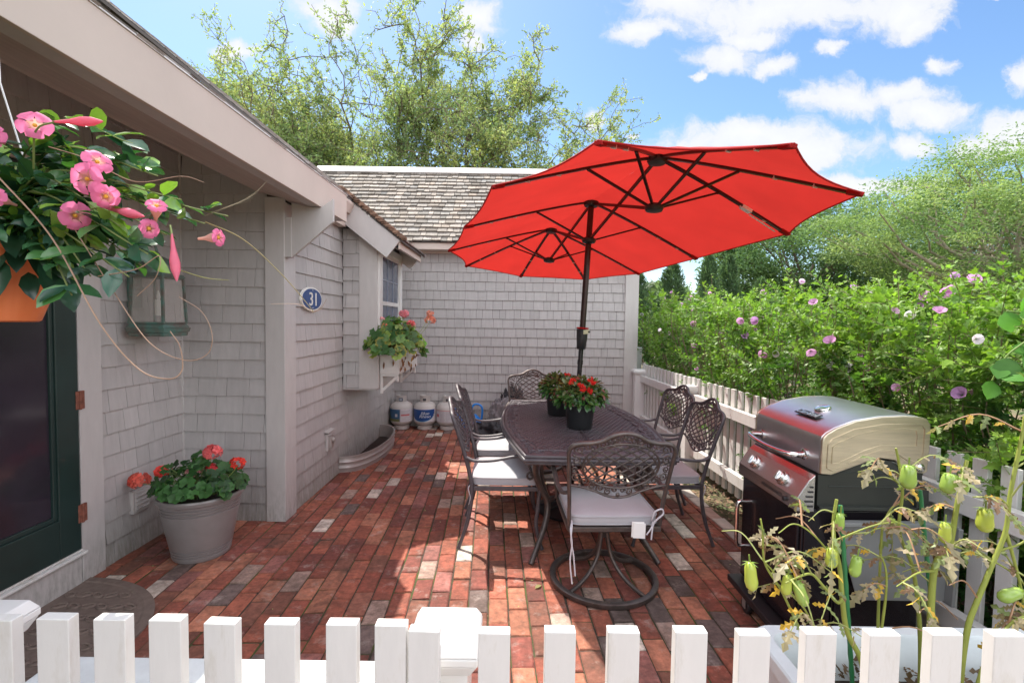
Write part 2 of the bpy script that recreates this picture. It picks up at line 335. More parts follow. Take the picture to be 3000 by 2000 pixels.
class vis: outputs=[mth('MULTIPLY',mth('MULTIPLY',vis0.outputs[0],vis1.outputs[0]),vis2.outputs[0])]
# unseen clouds over the rest of the dome, added extra bright to lift shade
n3=nt.nodes.new('ShaderNodeTexNoise'); n3.inputs['Scale'].default_value=2.6; n3.inputs['Detail'].default_value=9; LK.new(tc.outputs['Generated'],n3.inputs['Vector'])
m3=nt.nodes.new('ShaderNodeMapRange'); m3.interpolation_type='SMOOTHSTEP'; m3.inputs[1].default_value=.40; m3.inputs[2].default_value=.56; LK.new(n3.outputs['Fac'],m3.inputs[0])
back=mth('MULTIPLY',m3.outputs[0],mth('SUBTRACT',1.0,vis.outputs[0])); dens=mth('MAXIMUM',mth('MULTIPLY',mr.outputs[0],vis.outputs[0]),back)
shade=nt.nodes.new('ShaderNodeMapRange'); shade.inputs[1].default_value=.3; shade.inputs[2].default_value=1.4; LK.new(den,shade.inputs[0])
ccol=nt.nodes.new('ShaderNodeMix'); ccol.data_type='RGBA'; LK.new(shade.outputs[0],ccol.inputs[0]); ccol.inputs[6].default_value=(*CLOUD_A,1); ccol.inputs[7].default_value=(*CLOUD_B,1)
hs=nt.nodes.new('ShaderNodeHueSaturation'); hs.inputs['Saturation'].default_value=SKY_SAT; hs.inputs['Value'].default_value=SKY_V; LK.new(sky.outputs[0],hs.inputs['Color'])
c2=nt.nodes.new('ShaderNodeMix'); c2.data_type='RGBA'; LK.new(vis.outputs[0],c2.inputs[0]); c2.inputs[6].default_value=(*CLOUD_FILL,1); LK.new(ccol.outputs[2],c2.inputs[7])
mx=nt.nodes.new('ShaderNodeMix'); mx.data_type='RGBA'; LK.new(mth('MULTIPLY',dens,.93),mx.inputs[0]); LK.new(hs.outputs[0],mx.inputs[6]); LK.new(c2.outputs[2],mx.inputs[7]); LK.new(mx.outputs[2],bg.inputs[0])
SC.view_settings.view_transform='Standard'; SC.view_settings.look='None'; SC.view_settings.gamma=1; SC.view_settings.exposure=EXPO
try:
    SC.cycles.max_bounces=8; SC.cycles.diffuse_bounces=4; SC.cycles.transparent_max_bounces=8; SC.cycles.use_denoising=True; SC.cycles.sample_clamp_indirect=8
except Exception: pass
# ================================================================== ground
b=MB(); n=40; g=[-400+800*i/n for i in range(n+1)]
b.add([(x,y,-.035) for y in g for x in g],[(j*(n+1)+i,j*(n+1)+i+1,(j+1)*(n+1)+i+1,(j+1)*(n+1)+i) for j in range(n) for i in range(n)])
tag(b.build('ground',M['ground']),kind='structure')
DX,DY=-.0428,.99908; EX,EY=.99908,.0428
def rt(x,y): return (x*EX+y*DX, x*EY+y*DY)
b=MB(); q=[rt(-2.75,-.8),rt(1.80,-.8),rt(1.80,7.2),rt(-2.2,7.2)]; b.add([(x,y,-.007) for x,y in q],[(0,1,2,3)]); tag(b.build('joint_sand',M['joint']),kind='structure')
PAL=[((.33,.102,.062),26),((.27,.078,.05),22),((.42,.165,.10),14),((.20,.060,.045),16),((.31,.12,.10),9),((.56,.48,.41),5),((.14,.10,.09),5),((.40,.27,.22),5),((.23,.09,.06),10)]
PW=[p[1] for p in PAL]
b=MB(); vs=[];fs=[];cs=[];k=0; W=.1047; LB=.2094
for ci,i in enumerate(range(-26,17)):
    x0=i*W; off=random.uniform(-.03,.03)+(LB/2 if i%2 else 0)
    for j in range(-5,36):
        y0=j*LB+off; X,Y=rt(x0+W/2,y0+LB/2)
        if X<-2.5 or Y<-.3 or Y>6.85: continue
        if X<-1.76 and Y>3.6: continue
        g=.0028+random.random()*.002; a,c=x0+g,x0+W-g; e,f_=y0+g,y0+LB-g; h=random.gauss(0,.0014); tx=random.gauss(0,.0011); ty=random.gauss(0,.0013); s=.0055
        rr=random.gauss(0,.006)
        pts=[(a,e,-.03),(c,e,-.03),(c,f_,-.03),(a,f_,-.03),(a,e,-s),(c,e,-s),(c,f_,-s),(a,f_,-s),(a+s,e+s,0),(c-s,e+s,0),(c-s,f_-s,0),(a+s,f_-s,0)]
        for pi,(px,py,pz) in enumerate(pts):
            lx=px-(x0+W/2); ly=py-(y0+LB/2); px2=px-ly*rr+random.gauss(0,.0011); py2=py+lx*rr+random.gauss(0,.0014); wx,wy=rt(px2,py2)
            if pi>3: pz+=h+tx*lx/(W/2)+ty*ly/(LB/2)
            if pi>7: pz-=.0
            vs.append((wx,wy,pz))
        fs+=[(k+8,k+9,k+10,k+11)]+[(k+4+t,k+4+(t+1)%4,k+8+(t+1)%4,k+8+t) for t in range(4)]+[(k+t,k+(t+1)%4,k+4+(t+1)%4,k+4+t) for t in range(4)]; k+=12
        c0=np.array(random.choices([p[0] for p in PAL],PW)[0])*random.uniform(.80,1.22); cs+=[c0]*12
b.add(vs,fs,arr(cs)); tag(b.build('brick_patio',M['brick'],smooth=25),kind='structure')
b=MB(); y=.2
while y<6.4:
    l=random.uniform(.19,.25); c0=np.array(random.choice([(.40,.37,.33),(.33,.30,.27),(.45,.40,.35),(.36,.24,.20)]))*random.uniform(.85,1.1)
    p=[rt(1.705,y+.004),rt(1.805,y+.004),rt(1.805,y+l-.004),rt(1.705,y+l-.004)]; z=random.uniform(.0,.012)
    b.add([(u,v,-.04) for u,v in p]+[(u,v,z+random.uniform(-.003,.003)) for u,v in p],[(4,5,6,7)]+[(t,(t+1)%4,4+(t+1)%4,4+t) for t in range(4)],c0); y+=l
tag(b.build('edging_pavers',M['paleconc'],bevel=.006),kind='structure')
# mulch: wood chips between patio and hedge
nC=24000; px=RNG.uniform(1.82,3.6,nC); py=RNG.uniform(.2,9,nC); X=px*EX+py*DX; Y=px*EY+py*DY
P=np.stack([X,Y,RNG.uniform(-.033,-.005,nC)],1); D=RNG.normal(size=(nC,3)); D[:,2]*=.25; N=RNG.normal(size=(nC,3))*.35+np.array([0,0,1])
Cc=np.array([[.20,.12,.075],[.10,.06,.04],[.30,.20,.13],[.07,.045,.035]])[RNG.integers(0,4,nC)]*RNG.uniform(.7,1.3,(nC,1))
b=MB(); b.leaves(P,D,N,RNG.uniform(.012,.04,nC),[(-.5,-.22,0),(.5,-.18,.05),(.5,.2,0),(-.5,.15,.05)],[(0,1,2,3)],Cc); tag(b.build('mulch',M['chips']),kind='stuff')
# ================================================================== the cottage
HW=(.435,.418,.408)
house=thing('shingled_cottage',(-1.68,3.45,0),'grey shingled cottage with wooden roof wrapping the brick patio','house')
X1,X2,YA,YB,ZE=-2.41,-1.68,3.48,6.72,2.452; TP=.78
def roofz(x): return ZE+(-1.30-x)*TP
b=MB(); b.box(X1-.12,X1-.004,-1.2,YA+.1,-.03,2.72); b.box(X1-.12,X2-.02,YA+.004,YA+.12,-.03,2.70); b.box(X2-.12,X2-.004,YA+.1,YB+.3,-.03,2.62)
b.box(X2-.1,1.735,YB+.004,YB+.12,-.03,2.5)
b.build('wall_sheathing',M['under'],house)
b=MB(); shingles(b,(X1,2.77,.0),(0,1,0),(0,0,1),(1,0,0),YA-2.77,2.72,.1322,col=HW); shingles(b,(X1,-1.0,2.28),(0,1,0),(0,0,1),(1,0,0),3.76,.44,.1322,col=HW); b.build('wall',M['wall'],house)
b=MB(); shingles(b,(X1+.012,YA,0),(1,0,0),(0,0,1),(0,-1,0),.62,2.82,.1322,wr=(.11,.22),col=HW); b.build('wall',M['wall'],house)
b=MB(); shingles(b,(X2,3.642,0),(0,1,0),(0,0,1),(1,0,0),YB-3.642,2.6,.1322,wr=(.10,.2),col=HW); b.build('wall',M['wall'],house)
b=MB(); shingles(b,(X2,YB,-.02),(1,0,0),(0,0,1),(0,-1,0),3.26,2.45,.1288,wr=(.085,.18),gap=.0042,col=(.41,.392,.385)); b.build('wall',M['wall'],house)
# inner corner beads
for q_ in ((X1,X1+.018,YA-.018,YA,0,2.7),(X2,X2+.02,YB-.02,YB,0,2.5)):
    b=MB(); b.box(*q_); b.build('corner_bead',M['trim'],house,bevel=.003)
b=MB(); b.box(-1.785,-1.645,YA-.026,YA,0,2.36); b.build('corner_board',M['trim'],house,bevel=.003)
b=MB(); b.box(X2,-1.646,YA+.001,3.637,0,2.33); b.build('corner_board',M['trim'],house,bevel=.003)
b=MB(); b.box(1.575,1.76,YB-.03,YB+.1,0,2.42); b.build('corner_board',M['trim'],house,bevel=.003)
# door casing, riser, sill
b=MB(); b.box(X1,X1+.03,2.615,2.765,0,2.28); b.build('door_casing',M['trim'],house,bevel=.003)
b=MB(); b.box(X1,X1+.028,-.6,2.612,0,.165); b.build('door_riser',M['trim'],house,bevel=.003)
b=MB(); b.box(X1,X1+.05,-.6,2.63,.168,.182); b.box(X1,X1+.03,-.6,2.62,.184,.196); b.build('door_sill',M['white'],house,bevel=.003)
b=MB(); b.box(X1,X1+.03,1.55,2.612,2.24,2.30); b.build('door_head',M['trim'],house,bevel=.003)
# storm door
b=MB(); y0,y1,z0,z1=1.70,2.605,.20,2.235; s=.125
b.box(X1,X1+.035,y1-s,y1,z0,z1); b.box(X1,X1+.035,y0,y0+s,z0,z1); b.box(X1,X1+.035,y0+s,y1-s,z0,z0+.21); b.box(X1,X1+.035,y0+s,y1-s,z1-.12,z1)
door=b.build('door',M['green_door'],house,bevel=.004)
b=MB()
for a,c in ((y1-s-.022,y1-s),(y0+s,y0+s+.022)): b.box(X1,X1+.026,a,c,z0+.21,z1-.12)
b.box(X1,X1+.026,y0+s+.022,y1-s-.022,z0+.21,z0+.235); b.build('glazing_bead',M['green_door'],door,bevel=.004)
b=MB(); b.box(X1+.004,X1+.012,y0+s,y1-s,z0+.2,z1-.12); b.build('glass',M['glass_dark'],door)
for z in (1.03,.40):
    b=MB(); b.box(X1+.028,X1+.040,2.588,2.640,z-.05,z+.05); b.tube([(X1+.042,2.611,z-.052),(X1+.042,2.611,z+.052)],.006,8); b.build('hinge',M['rust'],door,bevel=.002)
b=MB(); b.box(X1+.002,X1+.04,.6,1.695,.2,2.23); b.build('side_panel',M['green_door'],house,bevel=.004)
# fascia, soffit, rough beam
b=MB(); b.box(-1.405,-1.385,-1.5,4.0,2.297,2.512); b.build('fascia',M['fascia'],house,bevel=.002)
b=MB(); b.box(-1.405,-1.380,-1.5,4.01,2.513,2.519); b.build('drip_edge',M['vinyl'],house)
b=MB(); b.box(-1.471,-1.406,-1.5,3.98,2.300,2.34); b.build('soffit',M['trim'],house)
b=MB(); b.add([(-1.473,-1.5,2.302),(-1.473,3.475,2.302),(-1.79,3.475,2.385),(-1.79,-1.5,2.385),(-1.473,-1.5,2.345),(-1.473,3.475,2.345),(-1.79,3.475,2.43),(-1.79,-1.5,2.43)],[(0,1,2,3),(4,7,6,5),(0,4,5,1),(2,6,7,3),(1,5,6,2),(0,3,7,4)])
b.add([(-1.473,3.475,2.304),(-1.473,4.0,2.304),(-1.67,4.0,2.355),(-1.67,3.475,2.355)],[(0,1,2,3)])
b.build('eave_soffit',M['roughwood'],house)
b=MB(); b.box(-1.83,-1.792,-1.5,3.472,2.39,2.78); b.box(X1,-1.83,-1.5,3.472,2.735,2.78); b.build('alcove_ceiling',M['roughwood'],house)
# corner bracket
b=MB(); b.prism([(-1.60,1.935),(-1.30,2.195),(-1.30,2.357),(-1.384,2.296),(-1.47,2.296),(-1.60,2.325)],(0,3.50,0),(1,0,0),(0,0,1),(0,-1,0),.028); b.box(-1.655,-1.598,3.462,3.515,1.935,2.22)
b.build('eave_bracket',M['trim'],house,bevel=.002)
# frieze/crown of the set-back eave
b=MB(); b.box(X2+.01,-1.60,3.70,4.598,2.37,2.50); b.prism([(0,0),(.05,0),(.085,.075),(.085,.10),(0,.10)],(-1.60,4.62,2.49),(1,0,0),(0,0,1),(0,-1,0),.62); b.build('eave_crown',M['fascia'],house,bevel=.002)
# bay
by0,by1,bx=4.71,5.65,-1.33; bz=.815
b=MB(); b.box(X2-.02,bx-.004,by0+.004,by1,bz,2.30); b.build('bay_sheathing',M['under'],house)
b=MB(); shingles(b,(X2+.016,by0,bz),(1,0,0),(0,0,1),(0,-1,0),.162,1.56,.1322,wr=(.14,.3),col=HW); b.build('wall',M['wall'],house)
b=MB(); b.box(-1.502,bx+.004,by0-.022,by0,bz-.004,2.30); b.build('bay_corner_board',M['trim'],house,bevel=.002)
b=MB(); b.box(bx,bx+.02,by0-.02,by1,bz,1.14); b.box(X2,bx+.004,by0,by1,bz-.02,bz-.002); b.box(bx-.3,bx+.02,by1,by1+.02,bz,2.25); b.build('bay_apron',M['trim'],house,bevel=.002)
b=MB(); zz0,zz1=1.20,2.17
b.box(bx,bx+.028,by0+.002,by0+.10,1.145,2.24); b.box(bx,bx+.028,by1-.10,by1,1.145,2.24); b.box(bx,bx+.028,by0+.10,by1-.10,zz1,2.24); b.box(bx,bx+.045,by0+.10,by1-.10,1.145,zz0-.01)
win=b.build('window',M['white'],house,bevel=.003)
b=MB(); m_=1.66
b.box(bx+.002,bx+.016,by0+.10,by0+.135,zz0,zz1); b.box(bx+.002,bx+.016,by1-.135,by1-.10,zz0,zz1); b.box(bx+.002,bx+.016,by0+.135,by1-.135,zz0,zz0+.045); b.box(bx+.002,bx+.016,by0+.135,by1-.135,zz1-.04,zz1); b.box(bx+.004,bx+.02,by0+.135,by1-.135,m_-.02,m_+.02)
mq=[]
for t in (1/3,2/3):
    y=by0+.135+(by1-by0-.27)*t; mq.append((bx+.004,bx+.012,y-.006,y+.006,zz0+.045,m_-.02)); mq.append((bx+.004,bx+.012,y-.006,y+.006,m_+.02,zz1-.04))
b.build('sash',M['white'],win)
b=MB()
for q_ in mq: b.box(*q_)
for z in (1.43,1.90): b.box(bx+.004,bx+.0118,by0+.135,by1-.135,z-.006,z+.006)
b.build('muntins',M['muntin'],win)
b=MB(); b.box(bx+.001,bx+.006,by0+.12,by1-.12,zz0+.02,zz1-.02); b.build('glass',M['window_glass'],win)
# bay rakes (near and far), eave board
for yy_ in (4.60,5.66):
    b=MB(); ux,uz=.7885,-.615; nx,nz=-.615,-.7885
    o=(-1.66,yy_,roofz(-1.66)-.035)
    b.prism([(0,0),(.735,0),(.735,.205),(.0,.205)],o,(ux,0,uz),(nx,0,nz),(0,-1,0),.025); b.build('rake_board',M['trim'],house,bevel=.002)
b=MB(); b.box(-1.10,-1.08,4.60,5.63,2.17,2.262); b.build('bay_fascia',M['fascia'],house,bevel=.002)
b=MB(); b.add([(-1.10,4.601,2.175),(-1.10,5.63,2.175),(-1.34,5.63,2.30),(-1.34,4.601,2.30)],[(0,1,2,3)]); b.build('bay_soffit',M['trim'],house)
# main roof: slab + shingles
b=MB()
def slab(xa,y0,y1,xr=-4.3,t=.03,tp=TP):
    za=roofz(xa); zr=za+(xa-xr)*tp; b.add([(xa,y0,za),(xa,y1,za),(xr,y1,zr),(xr,y0,zr),(xa,y0,za-t),(xa,y1,za-t),(xr,y1,zr-t),(xr,y0,zr-t)],[(0,1,2,3),(7,6,5,4),(0,4,5,1),(1,5,6,2),(3,7,4,0)])
slab(-1.392,-1.5,4.0,t=.010,tp=.70); slab(-1.53,4.0,4.57); slab(-1.05,4.57,5.70); slab(-1.53,5.70,6.75)
b.add([(-4.3,-1.5,roofz(-4.3)),(-4.3,6.75,roofz(-4.3)),(-7.3,6.75,2.4),(-7.3,-1.5,2.4)],[(0,1,2,3)])
b.build('roof_deck',M['under'],house)
b=MB(); cosr=.7885; CR=(.34,.32,.30)
for xa,y0,y1 in ((-1.383,-1.5,4.01),(-1.52,4.01,4.56),(-1.035,4.56,5.71),(-1.52,5.71,6.75)):
    tq=.70 if y0<0 else TP; cosr=1/math.hypot(1,tq); sinr=tq*cosr; shingles(b,(xa,y0,roofz(xa)+(.0 if y0<0 else .004)),(0,1,0),(-cosr,0,sinr),(sinr,0,cosr),y1-y0,(4.3+xa)/cosr,.115,wr=(.07,.16),proud=.010,col=CR,cv=.2,rag=.005,gray=False)
roof=b.build('roof',M['cedar'],house)
# layered shingle edge beside the bay rake
b=MB()
for i in range(30):
    t=i/30; x=-1.66+.62*t+random.uniform(-.005,.005); z=roofz(x)+.006
    for q in range(2): b.box(x,x+.045,4.545+random.uniform(-.012,.012),4.60,z-.02+q*.014,z-.008+q*.014,np.array([.20,.12,.08])*random.uniform(.6,1.3))
b.build('shingle_edge',M['cedar'],house)
# rear wing roof
ey,ez,ry,rz_=6.45,2.545,7.86,3.885; pl=math.hypot(ry-ey,rz_-ez); V_=((ry-ey)/pl,(rz_-ez)/pl)
b=MB(); b.box(X2,1.80,YB-.05,YB,2.42,2.50); b.box(X2,1.80,ey+.04,YB-.052,2.45,2.475); b.box(X2,1.80,ey+.02,ey+.042,2.445,2.535); b.build('eave_trim',M['fascia'],house,bevel=.003)
b=MB(); b.add([(-3.2,ey,ez-.01),(1.93,ey,ez-.01),(1.93,ry,rz_-.01),(-3.2,ry,rz_-.01)],[(0,1,2,3)]); b.add([(-3.2,ry,rz_-.01),(1.93,ry,rz_-.01),(1.93,ry+1.5,2.5),(-3.2,ry+1.5,2.5)],[(0,1,2,3)])
b.add([(1.75,YB+.1,2.45),(1.75,ry+1.4,2.45),(1.75,ry,rz_-.06)],[(0,1,2)]); b.box(1.64,1.735,YB+.12,ry+1.4,0,2.5); b.build('roof_deck',M['under'],house)
b=MB(); shingles(b,(-3.2,ey-.02,ez),(1,0,0),(0,*V_),(0,-V_[1],V_[0]),5.13,pl,.1075,wr=(.07,.17),proud=.024,gap=.007,col=(.235,.212,.185),cv=.24,rag=.012,gray=False); b.build('roof',M['cedar'],house)
b=MB(); b.obox((-3.2,ry-.10,rz_-.045),(5.16,0,0),(0,.13,.118),(0,-.012,.015)); b.build('ridge_cap',M['trim'],house,bevel=.003)
b=MB(); b.box(-4.15,-3.47,3.75,4.2,3.6,5.6); b.box(-4.2,-3.42,3.7,4.25,5.6,5.7); b.build('chimney',M['chimney'],house,bevel=.01)
b=MB(); b.box(X1,X1+.03,2.975,3.115,.24,.385); b.box(X1+.03,X1+.036,2.99,3.10,.255,.37)
for k_ in range(4): b.box(X1+.036,X1+.044,2.992,3.098,.265+k_*.026,.272+k_*.026)
b.build('wall_vent',M['trim'],house,bevel=.002)
# ================================================================== fences
def picket_fence(name,label,pickets,posts,rails,loc):
    f=thing(name,loc,label,'fence')
    for (x,y,z1,w,t,ang) in pickets:
        ca,sa=math.cos(ang),math.sin(ang); b=MB(); b.obox((x-ca*w/2+sa*t/2,y-sa*w/2-ca*t/2,.02),(ca*w,sa*w,0),(-sa*t,ca*t,0),(0,0,z1-.02)); b.build('picket',M['white'],f,bevel=.0018)
    for r_ in rails:
        b=MB(); b.bar(r_[0],r_[1],r_[2],r_[3]); b.build('rail',M['white'],f,bevel=.002)
    for (x,y,z1,w,ang) in posts:
        b=MB(); ca,sa=math.cos(ang),math.sin(ang)
        def sq(hw,za,zb,hw2=None):
            hw2=hw if hw2 is None else hw2
            v=[(x+ca*a*q-sa*c*q,y+sa*a*q+ca*c*q,z) for q,z in ((hw,za),(hw2,zb)) for a,c in ((-1,-1),(1,-1),(1,1),(-1,1))]
            b.add(v,[(3,2,1,0),(4,5,6,7)]+[(t,(t+1)%4,4+(t+1)%4,4+t) for t in range(4)])
        sq(w/2,-.02,z1-.045); p=b.build('post',M['vinyl'],f,bevel=.002)
        b=MB(); sq(w/2+.006,z1-.075,z1-.045,w/2+.022); sq(w/2+.024,z1-.044,z1-.026); sq(w/2+.024,z1-.025,z1,w/2+.010); b.build('post_cap',M['vinyl'],p,bevel=.003)
    return f
FX=lambda y:1.80+(6.5-y)*.043
pk=[]; y=6.62; ang=math.atan2(-1,.043)
while y>.95:
    pk.append((FX(y)+.045,y,.934+random.uniform(-.006,.006),.066,.022,ang+random.gauss(0,.006))); y-=.1175
def RL(ya,yb,z): return ((FX(ya),ya,z),(FX(yb),yb,z),.05,.092)
picket_fence('picket_fence','white picket fence running beside the hedge on the right of the patio',pk,
  [(1.765,6.60,.86,.13,-.043),(FX(4.93)-.005,4.93,.86,.13,-.043),(FX(2.55)-.005,2.55,.86,.12,-.043)],
  [RL(6.53,5.0,.735),RL(4.86,2.62,.735),RL(2.49,.98,.735),RL(6.53,5.0,.195),RL(4.86,2.62,.195),RL(2.49,.98,.195)],(1.9,3.8,0))
fx=[-90,81,251,419,584,763,951,1097,1201,1411,1611,1801,2005,2194,2393,2586,2772,2960]
pk=[]
for i,p in enumerate(fx):
    w_=.0645+random.uniform(-.0015,.002); z=.876 if i<8 else .866+.0012*(i-8)
    pk.append(((p+48-1500)/1400*.95+random.uniform(-.001,.001),.9625+(.0 if i<8 else -.004),z+random.uniform(-.003,.003),w_,.025,random.gauss(0,.012)))
picket_fence('picket_fence','white picket fence across the bottom front of the view',pk,
  [(-.145,1.085,.792,.115,0),(-1.255,1.09,.792,.115,0),(1.75,1.02,.80,.10,0)],
  [((-1.2,.999,.63),(-.20,.999,.63),.045,.07),((-.085,.999,.63),(1.7,.999,.63),.045,.07),((-1.2,.999,.2),(-.2,.999,.2),.045,.07),((-.085,.999,.2),(1.7,.999,.2),.045,.07)],(0,.96,0))
b=MB(); b.box(1.87,1.985,7.28,7.40,0,1.10); b.box(1.86,1.995,7.27,7.41,1.10,1.125); tag(b.build('gate_post',M['vinyl'],bevel=.004,origin=(1.93,7.34,0)),'taller white post standing behind the far corner of the house','post')
# storage box behind the front fence
t=thing('storage_box',(-.8,1.13,0),'low weathered white box right behind the front left pickets','storage box')
b=MB(); b.box(-1.19,-.24,1.032,1.215,0,.565); b.build('body',M['box'],t,bevel=.006)
b=MB(); b.box(-1.185,-.235,1.026,1.228,.567,.600); b.build('lid',M['box'],t,bevel=.008)
# ================================================================== door mat
b=MB(); N_=40; cx,cy=-2.385,2.14
ring=[(cx+.655*math.sin(PI*i/N_)*1.0, cy+.52*math.cos(PI*i/N_)) for i in range(N_+1)]
b.add([(x,y,.001) for x,y in ring]+[(x,y,.009) for x,y in ring]+[(cx+(x-cx)*.93,cy+(y-cy)*.93,.009) for x,y in ring]+[(cx+(x-cx)*.91,cy+(y-cy)*.91,.005) for x,y in ring]+[(cx,cy,.005)],
  [(i,i+1,N_+1+i+1,N_+1+i) for i in range(N_)]+[(N_+1+i,N_+2+i,2*N_+3+i,2*N_+2+i) for i in range(N_)]+[(2*N_+2+i,2*N_+3+i,3*N_+4+i,3*N_+3+i) for i in range(N_)]+[(3*N_+3+i,3*N_+4+i,4*N_+4) for i in range(N_)])
for i in range(9):
    for j in range(10):
        x=cx+.05+i*.072+(.036 if j%2 else 0); y=cy-.45+j*.1
        if ((x-cx)/.57)**2+((y-cy)/.45)**2>1: continue
        a=(PI/4 if (i+j)%2 else -PI/4)*.55; o=[]
        for q in range(13):
            th=2*PI*q/12; u=.030*math.cos(th); v=.017*math.sin(th); o.append((x+u*math.cos(a)-v*math.sin(a),y+u*math.sin(a)+v*math.cos(a),.007))
        b.tube(o[:-1],.0075,5,closed=True)
tag(b.build('door_mat',M['mat'],origin=(cx,cy,0)),'brown half-round rubber mat at the foot of the green door','door mat')
# ================================================================== lantern
lt=thing('wall_lantern',(-2.24,3.03,1.38),'aged copper glass lantern hanging on the wall beside the green door','lantern')
c_=(-2.24,3.03)
def frus(b,hw0,z0,hw1,z1,c=None):
    v=[(c_[0]+a*q,c_[1]+d*q,z) for q,z in ((hw0,z0),(hw1,z1)) for a,d in ((-1,-1),(1,-1),(1,1),(-1,1))]; b.add(v,[(3,2,1,0),(4,5,6,7)]+[(t_,(t_+1)%4,4+(t_+1)%4,4+t_) for t_ in range(4)],c)
b=MB(); frus(b,.108,1.372,.112,1.396); frus(b,.116,1.397,.122,1.424); frus(b,.118,1.425,.104,1.45); b.build('base_tray',M['verdigris'],lt,bevel=.002)
b=MB(); frus(b,.108,1.45,.134,1.455); 
b=MB()
for a,d in ((-1,-1),(1,-1),(1,1),(-1,1)): b.bar((c_[0]+a*.104,c_[1]+d*.104,1.45),(c_[0]+a*.092,c_[1]+d*.092,1.745),.014,.014)
for z,q in ((1.455,.104),(1.74,.093)):
    for a,d,e,f_ in ((-1,-1,1,-1),(1,-1,1,1),(1,1,-1,1),(-1,1,-1,-1)): b.bar((c_[0]+a*q,c_[1]+d*q,z),(c_[0]+e*q,c_[1]+f_*q,z),.012,.010)
b.build('frame',M['verdigris'],lt)
b=MB()
for a,d,e,f_ in ((-1,-1,1,-1),(1,-1,1,1),(1,1,-1,1),(-1,1,-1,-1)):
    b.add([(c_[0]+a*.101,c_[1]+d*.101,1.456),(c_[0]+e*.101,c_[1]+f_*.101,1.456),(c_[0]+e*.090,c_[1]+f_*.090,1.738),(c_[0]+a*.090,c_[1]+d*.090,1.738)],[(0,1,2,3)])
gm=bpy.data.materials.new('lantern_pane'); gm.use_nodes=True; n_=gm.node_tree; pb=n_.nodes['Principled BSDF']; pb.inputs['Base Color'].default_value=(.5,.47,.43,1); pb.inputs['Roughness'].default_value=.2
tr=n_.nodes.new('ShaderNodeBsdfTransparent'); mxs=n_.nodes.new('ShaderNodeMixShader'); mxs.inputs[0].default_value=.38; n_.links.new(tr.outputs[0],mxs.inputs[1]); n_.links.new(pb.outputs[0],mxs.inputs[2]); n_.links.new(mxs.outputs[0],n_.nodes['Material Output'].inputs[0])
b.build('glass',gm,lt)
b=MB(); frus(b,.104,1.745,.095,1.765); pr=[]
for i in range(9):
    a=PI/2*i/8; pr.append((.098*math.cos(a)+.004,1.765+.11*math.sin(a)))
b.lathe(pr,(c_[0],c_[1],0),16); b.ball((c_[0],c_[1],1.885),.014); b.build('hood',M['verdigris'],lt,smooth=40)
b=MB(); b.lathe([(.02,1.50),(.02,1.60)],(c_[0],c_[1],0),10); b.lathe([(.008,1.60),(.012,1.62),(.003,1.66)],(c_[0],c_[1],0),8); b.build('candle',M['ivory'],lt)
b=MB(); b.tube(bez([(c_[0],c_[1],1.89),(c_[0]-.03,c_[1],1.96),(c_[0]-.11,c_[1],1.96),(X1+.02,c_[1],1.90)]),.008,8); b.box(X1+.012,X1+.03,c_[1]-.05,c_[1]+.05,1.55,1.98); b.box(X1+.03,c_[0]-.1,c_[1]-.012,c_[1]+.012,1.66,1.68); b.build('bracket',M['verdigris'],lt,bevel=.001)
# ================================================================== house number sign, outlet
sg=thing('house_number_sign',(X2+.02,3.94,1.655),'oval navy house number sign reading 31 on the pink grey wall','sign')
XS=X2+.020
def oval(b,ry_,rz2,x0,x1,n=40):
    v=[(x,3.945+ry_*math.cos(2*PI*i/n),1.655+rz2*math.sin(2*PI*i/n)) for x in (x0,x1) for i in range(n)]
    b.add(v,[tuple(range(n)),tuple(range(2*n-1,n-1,-1))]+[(i,(i+1)%n,n+(i+1)%n,n+i) for i in range(n)])
b=MB(); oval(b,.200,.095,XS-.006,XS+.010); b.build('border',M['ivory'],sg,bevel=.002)
b=MB(); oval(b,.184,.084,XS+.010,XS+.014); b.build('plate',M['blue'],sg,bevel=.001)
V,F=text_mesh('31',.155,.002,space=1.05); V=V-(V.max(0)+V.min(0))/2; b=MB(); b.add(np.stack([np.full(len(V),XS+.0165)+V[:,2],3.945+V[:,0]*1.15,1.655+V[:,1]],1),F); b.build('number',M['ivory'],sg)
b=MB()
for z in (.072,-.072): b.ball((XS+.015,3.945,1.655+z),.004)
b.build('screw',M['ivory'],sg)
ot=thing('outdoor_outlet',(X2+.02,4.33,.37),'small grey outdoor outlet low on the pink grey wall','outlet')
b=MB(); b.box(X2+.008,X2+.03,4.27,4.38,.30,.45); b.build('plate',M['trim'],ot,bevel=.003)
b=MB(); b.box(X2+.03,X2+.055,4.29,4.36,.32,.43); b.lathe([(.026,0),(.024,.02),(.001,.024)],(X2+.055,4.325,.395),12,M=np.array([[0,0,1],[0,1,0],[-1,0,0]])); b.build('cover',M['galv'],ot,bevel=.004)
b=MB(); b.obox((X2+.008,4.24,.475),(.04,0,-.006),(0,.17,.0),(0,0,.008)); b.build('hood',M['trim'],ot)
